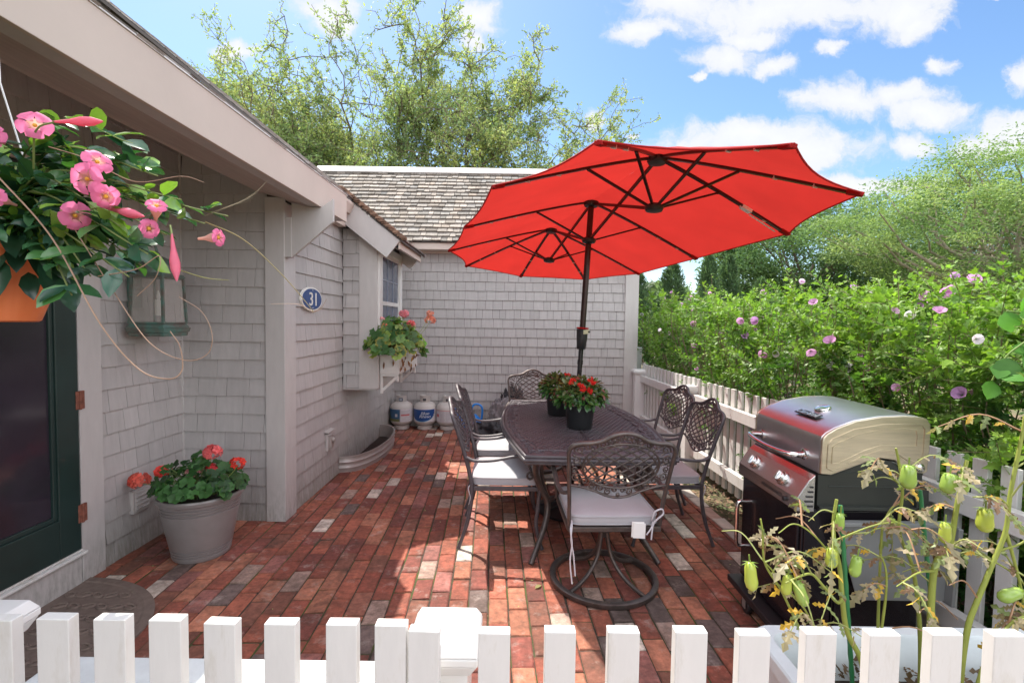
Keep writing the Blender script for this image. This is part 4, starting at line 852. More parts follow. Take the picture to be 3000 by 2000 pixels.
# ================================================================== grill
gr=thing('gas_grill',(1.55,2.32,0),'stainless lidded gas grill with black cart standing by the right fence','grill')
GN,GF=2.045,2.615
LP_=[(1.345,.857),(1.349,1.000),(1.354,1.018),(1.370,1.035),(1.407,1.058),(1.491,1.091),(1.60,1.111),(1.70,1.1165),(1.766,1.113),(1.795,1.105),(1.812,1.080),(1.815,1.04),(1.808,.875),(1.795,.868)]
b=MB(); V=[];F=[]; ins=[(x+(1.58-x)*.012,z-.004) for x,z in LP_]
for y,Pp in ((GN+.012,ins),(GN+.018,LP_),(GF-.018,LP_),(GF-.012,ins)):
    V+=[(x,y,z) for x,z in Pp]
k=len(LP_); F=[(r*k+i,r*k+i+1,(r+1)*k+i+1,(r+1)*k+i) for r in range(3) for i in range(k-1)]; F=[q[::-1] for q in F]
b.add(V,F); lid=b.build('lid',M['lid'],gr,smooth=25)
side=LP_[:-1]+[(1.795,.866),(1.75,.869),(1.712,.880),(1.665,.922),(1.60,.930),(1.54,.911),(1.392,.853)]
for y in (GN,GF-.014):
    b=MB(); b.prism(side,(0,y+.014,0),(1,0,0),(0,0,1),(0,-1,0),.014); b.build('lid_side',M['lidside'],lid,bevel=.004,smooth=40)
def inset(P,c,s): return [(c[0]+(x-c[0])*s,c[1]+(z-c[1])*s) for x,z in P]
b=MB()
r1=[(1.372,.885),(1.374,.985),(1.392,1.010),(1.48,1.052),(1.60,1.075),(1.70,1.080),(1.775,1.078),(1.788,1.06),(1.786,.955),(1.772,.91),(1.72,.925),(1.66,.962),(1.60,.965),(1.53,.940),(1.40,.872)]
r2=[(1.392,.905),(1.394,.975),(1.41,.992),(1.50,1.032),(1.60,1.055),(1.70,1.060),(1.75,1.056),(1.757,1.03),(1.754,.985),(1.70,.985),(1.60,.985),(1.53,.962),(1.42,.905)]
for rr,h in ((r1,.0055),(r2,.0042)): b.tube([(x,GN-.0005,z) for x,z in rr],h,5,closed=True)
b.build('pressed_outline',M['lidside'],lid,smooth=60)
b=MB(); b.lathe([(.018,0),(.018,.006),(.012,.010),(.001,.011)],(1.775,GN,.892),16,M=np.array([[1,0,0],[0,0,-1],[0,1,0]])); b.build('hinge_bolt',M['chrome'],lid,smooth=40)
b=MB(); b.tube(bez([(1.345,2.535,.915),(1.300,2.538,.918),(1.272,2.520,.918),(1.258,2.44,.912),(1.255,2.35,.908),(1.258,2.26,.908),(1.272,2.18,.910),(1.300,2.162,.910),(1.345,2.163,.910)],6),.0125,12)
for y in (2.535,2.163): b.lathe([(.026,0),(.026,.006),(.016,.010)],(1.346,y,.913),18,M=np.array([[0,0,-1],[0,1,0],[1,0,0]]))
b.build('lid_handle',M['chrome'],lid,smooth=60)
sl=math.atan(.33); ux=(math.cos(sl),0,math.sin(sl)); nz_=(-math.sin(sl),0,math.cos(sl))
Mt=np.array([ux,(0,-1,0),nz_]).T
b=MB(); b.lathe([(.036,.0),(.036,.008),(.032,.013),(.029,.012),(.001,.012)],(1.508,2.295,1.094),28,M=np.array([ux,(0,1,0),nz_]).T); b.build('thermometer',M['chrome'],lid,smooth=40)
b=MB(); V,F=text_mesh('Char-Broil',.044,.0016,space=.95); V=V-(V.max(0)+V.min(0))/2; V[:,0]*=.150/(V[:,0].max()-V[:,0].min())
# letters read along -Y (left to right seen from the handle side), feet toward the handle
o_=arr((1.432,2.285,1.0745)); W_=np.array([o_+arr((0,-1,0))*v[0]+arr(ux)*v[1]+arr(nz_)*(v[2]+.006) for v in V]); b.add(W_,F); b.build('badge_lettering',M['chrome'],lid)
b=MB(); b.obox(o_-arr(ux)*.020+arr((0,.082,0)),arr(ux)*.040,(0,-.164,0),arr(nz_)*.005); b.build('badge',M['black'],lid,bevel=.002)
# control panel
cp=[(1.245,.692),(1.248,.749),(1.300,.831),(1.325,.853),(1.325,.690)]
b=MB(); b.prism(cp,(0,2.575,0),(1,0,0),(0,0,1),(0,-1,0),.530); 
cpn=b.build('control_panel',M['steel'],gr,bevel=.003)
b=MB()
for i_,w_ in enumerate((.016,.024,.032,.036,.040)):
    zc=.800-i_*.021; b.box(1.318-w_,1.316,2.041,2.0446,zc-.0035,zc+.0035)
b.build('vent_slots',M['black'],cpn)
th=math.atan2(.831-.749,.052); nx_=(-math.sin(th),0,math.cos(th)); tx_=(math.cos(th),0,math.sin(th))
for y in (2.452,2.200):
    o=arr((1.272,y,.788)); Mk=np.array([tx_,(0,1,0),nx_]).T
    b=MB(); b.lathe([(.034,0),(.034,.006),(.030,.012),(.028,.012),(.026,.008),(.001,.008)],o,28,M=Mk); kb=b.build('knob_bezel',M['chrome'],cpn,smooth=40)
    b=MB(); b.lathe([(.025,.008),(.024,.022),(.020,.026),(.001,.027)],o,24,M=Mk); b.obox(o+arr(nx_)*.024-arr(tx_)*.022-arr((0,.007,0)),arr(tx_)*.044,(0,.014,0),arr(nx_)*.014); b.build('knob',M['chrome'],kb,bevel=.002,smooth=40)
b=MB(); V,F=text_mesh('PERFORMANCE',.022,.0006,space=1.15); V=V-(V.max(0)+V.min(0))/2; b.add(np.stack([1.2445-V[:,2]+0*V[:,0]-.001,2.245-V[:,0]*1.0,.722+V[:,1]],1),F); b.build('panel_lettering',M['black'],cpn)
b=MB(); b.lathe([(.011,0),(.011,.010),(.008,.012),(.001,.012)],(1.246,2.13,.718),14,M=np.array([[0,0,-1],[0,1,0],[1,0,0]])); b.build('igniter_button',M['black'],cpn,smooth=40)
b=MB(); b.prism([(1.345,.70),(1.345,.851),(1.395,.848),(1.54,.905),(1.60,.924),(1.66,.916),(1.71,.874),(1.80,.862),(1.80,.70)],(0,GF-.01,0),(1,0,0),(0,0,1),(0,-1,0),.545); 
b.tube([(1.39,2.0585,.80),(1.76,2.0585,.80)],.003,5); b.tube([(1.40,2.0585,.86),(1.50,2.0585,.862),(1.70,2.0585,.862)],.0025,5); b.box(1.345,1.81,2.040,2.062,.700,.715)
b.prism([(1.765,.70),(1.80,.70),(1.815,.74),(1.815,.80),(1.79,.83),(1.765,.83)],(0,2.060,0),(1,0,0),(0,0,1),(0,-1,0),.02)
fb=b.build('firebox',M['fire'],gr,bevel=.002)
b=MB(); b.lathe([(.011,0),(.001,.0005)],(1.575,2.0605,.762),16,M=np.array([[1,0,0],[0,0,-1],[0,1,0]])); b.lathe([(.012,0),(.001,.0005)],(1.592,2.0605,.905),16,M=np.array([[1,0,0],[0,0,-1],[0,1,0]])); b.build('vent_hole',M['under'],fb)
b=MB(); b.box(1.290,1.82,2.075,2.585,.125,.695); ct=b.build('cart_body',M['blackpaint'],gr,bevel=.003)
b=MB(); b.box(1.276,1.2885,2.085,2.580,.135,.680); dr=b.build('cart_door',M['blackpaint'],ct,bevel=.003)
b=MB(); b.box(1.43,1.436,2.066,2.074,.13,.69); b.box(1.30,1.425,2.068,2.0745,.14,.685); b.box(1.445,1.81,2.068,2.0745,.14,.685); b.build('side_panel',M['blackpaint'],ct,bevel=.002)
b=MB(); b.tube(bez([(1.276,2.545,.545),(1.245,2.545,.545),(1.232,2.545,.52),(1.232,2.545,.43),(1.232,2.545,.33),(1.245,2.545,.305),(1.276,2.545,.305)],5),.010,10); b.build('door_handle',M['chrome'],dr,smooth=60)
b=MB(); b.box(1.215,1.85,2.055,2.60,.085,.120); b.build('cart_base',M['black'],gr,bevel=.005)
for (x,y) in ((1.245,2.43),(1.245,2.12),(1.80,2.43),(1.80,2.12)):
    b=MB(); b.lathe([(.012,-.013),(.036,-.013),(.040,-.008),(.040,.008),(.036,.013),(.012,.013)],(x,y,.040),20,M=np.array([[0,0,1],[0,1,0],[-1,0,0]])); wh=b.build('caster',M['black'],gr,smooth=40)
    b=MB(); b.box(x-.019,x-.016,y-.016,y+.016,.03,.0845); b.box(x+.016,x+.019,y-.016,y+.016,.03,.0845); b.box(x-.016,x+.016,y-.016,y+.016,.0815,.0845); b.build('fork',M['galv'],wh)
b=MB(); b.prism([(1.395,.655),(1.885,.655),(1.872,.325),(1.50,.325)],(0,2.010,0),(1,0,0),(0,0,1),(0,-1,0),.006); b.box(1.395,1.885,1.975,2.012,.656,.672); b.prism([(1.885,.655),(1.905,.655),(1.885,.32),(1.87,.32)],(0,2.012,0),(1,0,0),(0,0,1),(0,-1,0),.045)
b.build('folded_side_shelf',M['greymetal'],gr,bevel=.002)
# ================================================================== leaf shapes
LF_FOLD=([(0,0,0),(.5,.24,.06),(1,0,-.05),(.5,-.24,.06),(.5,0,0)],[(0,4,1),(1,4,2),(0,3,4),(3,2,4)])
LF_LOBE=([(0,0,0),(.28,.26,.04),(.42,.16,.02),(.62,.30,.0),(.66,.12,0),(1,0,-.08),(.66,-.12,0),(.62,-.30,.0),(.42,-.16,.02),(.28,-.26,.04),(.5,0,0)],[(0,10,2,1),(2,10,4,3),(4,10,5),(0,9,8,10),(8,7,6,10),(10,6,5)])
LF_BIG=([(0,0,0),(.2,.17,.05),(.5,.25,.07),(.8,.15,.02),(1,0,-.10),(.8,-.15,.02),(.5,-.25,.07),(.2,-.17,.05),(.2,0,0),(.5,0,.01),(.8,0,-.03)],[(0,8,1),(1,8,9,2),(2,9,10,3),(3,10,4),(0,7,8),(7,6,9,8),(6,5,10,9),(5,4,10)])
def rnd(n): return RNG.normal(size=(n,3))
def jit(C,n,s=.2,hue=.08):
    C=arr(C); v=RNG.uniform(1-s,1+s,(n,1)); h=RNG.uniform(-hue,hue,(n,1)); return np.clip(C*v*np.concatenate([1+h,np.ones((n,1)),1-h],1),0,1)
GERA=[]
def gera_leaf(b,c,nrm,r,col,edge=None):
    """round scalloped leaf with radial folds"""
    n=14; nrm=unit(arr(nrm)); a=unit(np.cross(nrm,arr((.3,.9,.2)))); d=np.cross(nrm,a); ph=random.random()*6; V=[arr(c)-nrm*r*.12]; C=[arr(col)*.75]
    for q,rr in ((.55,.6),(1,1)):
        for i in range(n):
            th=ph+2*PI*i/n*.93; k=rr*(1+.10*math.cos(i*PI)*(q==1)); z=(.10*math.cos(5*th)+.06)*q*q
            V.append(arr(c)+r*(k*math.cos(th)*a+k*math.sin(th)*d)+nrm*z*r); C.append(arr(col)*(1.05 if q==1 else .9) if edge is None or q<1 else arr(edge))
    F=[(0,1+i,1+i+1) for i in range(n-1)]+[(1+i,1+n+i,2+n+i,2+i) for i in range(n-1)]
    b.add(V,F,arr(C))
def floret(b,c,nrm,r,col):
    nrm=unit(arr(nrm)); a=unit(np.cross(nrm,arr((.2,.5,.9)))); d=np.cross(nrm,a); ph=random.random()*6
    for i in range(5):
        th=ph+2*PI*i/5; u=math.cos(th)*a+math.sin(th)*d; s=-math.sin(th)*a+math.cos(th)*d
        b.add([arr(c),arr(c)+r*(.6*u+.38*s+.25*nrm),arr(c)+r*(1.0*u+.15*s+.22*nrm),arr(c)+r*(1.0*u-.15*s+.22*nrm),arr(c)+r*(.6*u-.38*s+.25*nrm)],[(0,1,2,3,4)],arr(col)*random.uniform(.8,1.2))
def geranium(name,loc,label,cx,cy,z0,rx,ry,h,nl,fl,lr,cols,edge=.0,stalk=True,cat='flowering plant',seed=1,drop=0):
    random.seed(seed); t=thing(name,loc,label,cat); b=MB(); bs=MB()
    for i in range(nl):
        a=random.random()*2*PI; q=math.sqrt(random.random()); x=cx+rx*q*math.cos(a); y=cy+ry*q*math.sin(a); z=z0+h*(1-.75*q*q)*random.uniform(.35,1.0)-drop*(q**3)*random.random()
        nr=(math.cos(a)*q*.9+random.gauss(0,.35),math.sin(a)*q*.9+random.gauss(0,.35)-.25,1.0-.35*q); c=arr(random.choice(cols))*random.uniform(.75,1.25)
        e=None if random.random()>edge else arr((.35,.30,.05))
        gera_leaf(b,(x,y,z),nr,lr*random.uniform(.6,1.15),c,e)
        bs.tube(bez([(cx+rx*.35*q*math.cos(a),cy+ry*.35*q*math.sin(a),z0-.02),(x*.6+cx*.4,y*.6+cy*.4,z0+(z-z0)*.6),(x,y,z-lr*.1)],3),.0022,4,c=(.13,.20,.05))
    b.build('foliage',M['leaf'],t,smooth=180)
    for (x,y,z,r,col,n) in fl:
        f=MB()
        for i in range(n):
            d=unit(rnd(1)[0]+arr((0,-.2,.5))); floret(f,arr((x,y,z))+d*r*random.uniform(.6,1)*arr((1.15,1.15,.75)),d,r*.62,arr(col)*random.uniform(.85,1.15)+arr((0,.04,.04))*random.random())
        f.build('flower_head',M['petal'],t)
        q=.35; bs.tube(bez([(cx+(x-cx)*q,cy+(y-cy)*q,z0),(cx+(x-cx)*.8,cy+(y-cy)*.8,z0+(z-z0)*.6),(x,y,z-r*.3)],4),.0028,4,c=(.22,.30,.08))
    bs.build('stems',M['stem'],t); return t
GR=[(.045,.13,.035),(.06,.17,.045),(.035,.10,.035)]
RD,CO,PK=(.82,.07,.05),(.88,.20,.14),(.85,.42,.44)
geranium('potted_geranium',(pc[0],pc[1],.37),'red and pink geraniums growing in the taupe corner pot',pc[0],pc[1]-.02,.40,.27,.25,.24,150,
 [(-2.30,2.93,.475,.050,CO,22),(-2.16,2.93,.535,.040,RD,16),(-2.12,2.92,.55,.026,RD,8),(-1.965,2.93,.54,.036,PK,14),(-1.865,2.95,.655,.044,(.88,.20,.20),26),(-1.86,2.95,.55,.032,(.7,.05,.06),10),(-1.705,2.96,.585,.038,(.82,.06,.035),18)],.038,GR,seed=4)
# window box
wb=thing('window_box',(-1.22,5.1,.9),'white wooden window box on brackets below the cottage window','window box')
b=MB(); x0,x1,y0,y1,z0,z1=-1.305,-1.115,4.72,5.62,.955,1.145
b.box(x0,x1,y0,y0+.018,z0,z1); b.box(x0,x1,y1-.018,y1,z0,z1); b.box(x1-.018,x1,y0+.018,y1-.018,z0,z1); b.box(x0,x0+.018,y0+.018,y1-.018,z0,z1); b.box(x0+.018,x1-.018,y0+.018,y1-.018,z0,z0+.02); b.build('trough',M['white'],wb,bevel=.003)
b=MB(); b.add([(x0+.018,y0+.018,z1-.03),(x1-.018,y0+.018,z1-.03),(x1-.018,y1-.018,z1-.03),(x0+.018,y1-.018,z1-.03)],[(0,1,2,3)]); b.build('soil',M['soil'],wb)
for y in (4.735,5.56):
    b=MB(); b.box(-1.306,-1.282,y,y+.035,.76,.953); b.box(-1.282,-1.13,y,y+.035,.932,.953); b.bar((-1.285,y+.0175,.79),(-1.145,y+.0175,.925),.026,.026,up=(0,1,0)); b.box(-1.145,-1.125,y+.002,y+.033,.875,.931); b.build('bracket',M['white'],wb,bevel=.003)
geranium('window_geranium',(-1.21,5.1,1.11),'trailing geraniums with pink blooms and brown leaves in the window box',-1.20,4.97,1.20,.27,.62,.33,300,
 [(-1.05,4.95,1.46,.036,(.85,.22,.22),18),(-.90,5.25,1.50,.048,(.88,.36,.24),22),(-.90,5.22,1.57,.036,(.88,.40,.28),14),(-1.16,4.95,1.42,.034,(.8,.12,.14),12),(-1.18,5.2,1.56,.05,(.88,.32,.36),16),(-1.28,4.72,1.50,.022,PK,8),(-1.25,4.70,1.44,.022,CO,8),(-1.22,4.70,1.35,.022,PK,6),(-1.05,5.1,1.44,.024,PK,8)],.052,
 [(.09,.20,.055),(.14,.26,.06),(.22,.32,.07),(.06,.15,.045)],edge=.25,seed=9,drop=.10)
b=MB(); random.seed(5)
for i in range(18):
    y=random.uniform(4.72,5.6); x=-1.10 if random.random()<.75 else random.uniform(-1.28,-1.12); yy2=y if x>-1.105 else 4.712; z=random.uniform(1.0,1.13)
    c=arr(random.choice([(.12,.05,.025),(.20,.08,.03),(.40,.20,.03)])); b.leaves(np.array([(x+.004,yy2,z)]),[(random.gauss(0,.2),random.gauss(0,.2),-1)],[(1,-.5,0)],[random.uniform(.04,.085)],*LF_FOLD,c[None])
tag(b.build('dead_leaves',M['leaf'],[o for o in bpy.data.objects if o.name=='window_geranium'][0]),None)
# ---- begonia-like plants in the two black pots on the table
def tableplant(x,y,label,seed,nf,red=(.75,.04,.03),s=1.0,sx=1.0):
    global RNG; RNG=np.random.default_rng(seed); t=thing('potted_flowers',(x,y,.895),label,'flowering plant'); z0=.915; n=850
    d=unit(rnd(n)); d[:,2]=np.abs(d[:,2]); r=RNG.uniform(.45,1,(n,1))**.5; P=arr((x,y,z0))+d*r*arr((.195*sx,.185,.170))*s; D=d*.8+rnd(n)*.55; D[:,2]-=.35; N=d+rnd(n)*.4+arr((0,-.1,.6))
    hi=((P[:,2]-z0)/.17)[:,None]; C=jit((.05,.15,.035),n,.35)*(1-hi)+jit((.12,.15,.05),n,.35)*hi; br=RNG.random(n)<.09; C[br]=jit((.18,.07,.05),br.sum(),.3)
    b=MB(); b.leaves(P,D,N,RNG.uniform(.035,.062,n)*s,*LF_BIG,C); b.build('foliage',M['leafgloss'],t,smooth=180)
    m_=24; d2=unit(rnd(m_)*arr((1,1,.2))); b=MB()
    P2=arr((x,y,z0+.0))+d2*arr((.15,.15,0)); P2[:,2]=z0+.0; b.leaves(P2,d2*.6+arr((0,0,-.9)),d2,RNG.uniform(.05,.07,m_),*LF_BIG,jit((.04,.13,.03),m_,.2)); b.build('drooping_leaves',M['leafgloss'],t,smooth=180)
    for (fx_,fy,fz) in nf:
        b=MB()
        for i in range(7): floret(b,(fx_+random.gauss(0,.010),fy+random.gauss(0,.008),fz+random.gauss(0,.007)),(random.gauss(0,.6),-1,random.gauss(.5,.5)),.012,red)
        b.build('red_bloom',M['petal'],t)
tableplant(.512,3.535,'red flowering plant in the front black pot on the table',21,[(.44,3.44,1.075),(.565,3.41,1.09),(.585,3.40,1.07),(.50,3.38,1.05),(.505,3.36,1.02),(.55,3.37,1.01)])
tableplant(.405,4.02,'bronze leafed plant in the rear black pot on the table',22,[(.46,3.96,1.06)],s=.86)
# ================================================================== hanging basket
random.seed(12); RNG=np.random.default_rng(12)
hb=thing('hanging_basket',(-1.45,1.27,1.47),'orange plastic hanging pot with fluted sides at the left edge','hanging basket')
hx,hy=-1.375,1.27; b=MB(); n=72; V=[]; prof=[(.083,1.478),(.090,1.482),(.112,1.55),(.134,1.63),(.142,1.655),(.150,1.658),(.150,1.675),(.143,1.677),(.138,1.665)]
for r,z in prof:
    for i in range(n):
        th=2*PI*i/n; q=(1+.012*math.cos(24*th)) if 1.49<z<1.65 else 1; V.append((hx+r*q*math.cos(th),hy+r*q*math.sin(th),z))
b.add(V,[(l*n+i,l*n+(i+1)%n,(l+1)*n+(i+1)%n,(l+1)*n+i) for l in range(len(prof)-1) for i in range(n)]+[tuple(range(n))[::-1]]); b.build('pot',M['terracotta'],hb,smooth=40)
b=MB(); b.lathe([(.138,1.66),(.001,1.665)],(hx,hy,0),24,caps=False); b.build('soil',M['soil'],hb)
for k in range(3):
    a=k*2.1+2.2; b=MB(); b.tube([(hx+.145*math.cos(a),hy+.145*math.sin(a),1.67),(hx+.03*math.cos(a),hy+.03*math.sin(a),2.1),(-1.345,1.27,2.235)],.0022,5); b.build('hanger_wire',M['vinyl'],hb)
mv=thing('trailing_mandevilla',(hx,hy,1.66),'pink flowering vine with glossy leaves spilling from the orange hanging pot','flowering plant')
b=MB(); bs=MB()
def v125(p): return (p[0]*p[1]/1.25,p[1],1.5+(p[2]-1.5)*p[1]/1.25)
def vine(pts,r=.0035,c=(.16,.20,.06),leaves=0,l0=.05,l1=.085,start=.1,mb=None):
    if leaves==0: pts=[v125(p) for p in pts]; r=r*.45
    P=bez(pts,8); bs.tube(P,np.linspace(r,r*.5,len(P)),5,c=c)
    for i in range(leaves):
        k=int(len(P)*(start+(1-start)*(i+random.random())/max(1,leaves))); k=min(k,len(P)-2); T=unit(P[k+1]-P[k])
        for sg in (1,-1):
            s=np.cross(T,(0,0,1)); d=T*.5+sg*s*.8+rnd(1)[0]*.35; d[2]-=random.uniform(-.4,.5)
            cc=arr(random.choice([(.035,.11,.045),(.06,.17,.05),(.03,.09,.055),(.20,.34,.06)]))*random.uniform(.7,1.3)
            b.leaves([P[k]],[d],[rnd(1)[0]*.4+arr((0,-.5,.8))],[random.uniform(l0,l1)],*LF_BIG,cc[None])
    return P
for i in range(60):
    a=random.uniform(-PI,PI); L=random.uniform(.12,.34); ex=hx+L*math.cos(a)*1.0+.10; eyy=hy+L*.55*math.sin(a); ez_=random.uniform(1.62,1.97)-.25*max(0,L-.2)
    vine([(hx+random.uniform(-.05,.08),hy,1.67),((hx+ex)/2+.03,(hy+eyy)/2,(1.72+ez_)/2+.06),(ex,eyy,ez_)],leaves=7)
for (ex,eyy,ez_,zz) in ((-.86,1.18,1.80,1.86),(-.80,1.22,1.74,1.84),(-.90,1.15,1.71,1.83),(-.95,1.10,1.66,1.80),(-.74,1.2,1.76,1.84),(-.98,1.2,1.94,1.98),(-.92,1.2,1.86,1.92),(-1.0,1.1,1.60,1.74),(-1.15,1.1,1.55,1.72),(-1.1,1.12,1.60,1.75),(-1.02,1.12,1.73,1.84),(-.88,1.2,1.77,1.85)):
    ex,eyy,ez_=v125((ex,eyy,ez_)); vine([(hx+.04,hy,1.70),(hx+.20,(hy+eyy)/2,zz),(ex,eyy,ez_)],leaves=13,l0=.04,l1=.08)
# big drooping leaves around the rim
for i in range(44):
    a=random.uniform(-2.6,.2); r=random.uniform(.10,.20); c=arr((.018,.055,.030))*random.uniform(.7,1.5)
    b.leaves([(hx+.04+r*math.cos(a)*1.1,hy+r*math.sin(a)*.6,random.uniform(1.60,1.72))],[(math.cos(a)*.5,math.sin(a)*.5,-random.uniform(.4,1.2))],[(math.cos(a)+random.gauss(0,.3),-1+random.gauss(0,.3),.4)],[random.uniform(.07,.11)],*LF_BIG,c[None])
# bare tendrils
TD=(.34,.22,.15)
vine([(-1.34,1.15,1.86),(-1.20,1.10,1.70),(-1.08,1.08,1.48),(-.98,1.07,1.36),(-.90,1.07,1.335),(-.865,1.08,1.36),(-.87,1.08,1.42),(-.895,1.08,1.46)],.0045,TD)
vine([(-1.15,1.12,1.74),(-1.04,1.10,1.56),(-.95,1.09,1.43),(-.86,1.09,1.385),(-.80,1.1,1.40),(-.785,1.1,1.45),(-.81,1.1,1.51),(-.87,1.1,1.55)],.003,TD)
vine([(-1.08,1.1,1.60),(-.98,1.08,1.62),(-.92,1.08,1.655),(-.93,1.08,1.60),(-.98,1.08,1.55)],.003,TD)
vine([(-.80,1.2,1.745),(-.70,1.22,1.70),(-.60,1.24,1.61),(-.53,1.25,1.53),(-.52,1.25,1.515)],.0035,(.30,.24,.10)); vine([(-.52,1.25,1.515),(-.56,1.25,1.535),(-.63,1.24,1.535)],.002,TD); vine([(-.52,1.25,1.515),(-.50,1.25,1.525),(-.485,1.25,1.55)],.002,TD)
vine([(-.87,1.15,1.62),(-.80,1.15,1.60),(-.74,1.15,1.595)],.003,(.25,.25,.08)); vine([(-1.2,1.15,1.93),(-1.1,1.12,1.90),(-.98,1.12,1.845),(-.86,1.12,1.86),(-.80,1.12,1.845)],.003,TD)
for k in range(6): vine([(-.80,1.2,1.76),(-.74+.01*k,1.2,1.785+.004*k),(-.68+.008*k,1.2,1.80+.010*k)],.0012,(.30,.26,.18))
b.build('leaves',M['leafgloss'],mv,smooth=180)
def trumpet(c,d,r,L,col,open_=1.0):
    c=v125(c); r*=.56; L*=.8
    f=MB(); d=unit(arr(d)); a=unit(np.cross(d,arr((.1,.2,.97)))); e=np.cross(d,a); Mk=np.array([a,e,d]).T; c=arr(c)
    f.lathe([(.003,-L),(.004,-L*.7),(.011,-L*.35),(.014,-L*.08),(.016,0)],c,12,(.80,.50,.42),M=Mk,caps=False)
    f.ball(c-d*.002,.0045,8,(.85,.55,.10))
    ph=random.random()*6
    for i in range(5):
        th=ph+2*PI*i/5; V=[];C=[]
        for q,w_,zz in ((.25,.35,0),(.5,.60,.14*open_),(.78,.66,.12),(.98,.48,-.04)):
            for s in (-1,-.4,.3,1):
                ang=th+s*w_+.12*q; V.append(c+r*q*open_*(math.cos(ang)*a+math.sin(ang)*e)+d*r*(zz+.05*math.cos(3*s+i)+(1-open_)*q)); C.append(arr(col)*(1.25-.25*q) if q>.3 else arr((.85,.45,.45)))
        f.add(V,[(r_*4+s,r_*4+s+1,(r_+1)*4+s+1,(r_+1)*4+s) for r_ in range(3) for s in range(3)],np.clip(arr(C),0,1))
    f.build('blossom',M['petal'],mv,smooth=180)
PKM=(.86,.23,.44)
for (c,d,r) in (((-1.235,1.12,1.985),(.5,-.8,.25),.062),((-1.345,1.14,1.955),(.3,-1,.1),.052),((-1.075,1.10,1.895),(.85,-.45,.5),.055),((-1.105,1.08,1.850),(.1,-1,-.2),.064),((-1.055,1.09,1.805),(.8,-.6,-.5),.050),((-1.135,1.10,1.755),(.95,-.35,-.3),.060),((-.925,1.12,1.785),(.5,-.6,.6),.040),((-.945,1.12,1.725),(.9,-.4,-.1),.042),((-.765,1.18,1.705),(1,-.15,.05),.040),((-1.34,1.10,1.80),(.2,-1,.1),.04)):
    trumpet(c,d,r,.07,PKM)
for (c,d) in (((-1.11,1.1,1.995),(1,-.1,-.02)),((-1.0,1.12,1.765),(.9,-.2,-.2)),((-.88,1.12,1.64),(.3,-.3,-1))):
    f=MB(); c=arr(v125(c)); d=unit(arr(d)); a=unit(np.cross(d,arr((0,0,1)))); e=np.cross(d,a); bs.tube(bez([c-d*.07,c-d*.12+arr((0,0,-.02)),c-d*.15+arr((-.03,.05,-.09))],4),.0025,4,c=(.2,.26,.08)); f.lathe([(.002,-.075),(.006,-.03),(.011,0),(.010,.02),(.003,.045),(.0005,.05)],c,8,(.85,.24,.34),M=np.array([a,e,d]).T,caps=False); f.build('bud',M['petal'],mv,smooth=180)
bs.build('vines',M['stem'],mv,smooth=60)
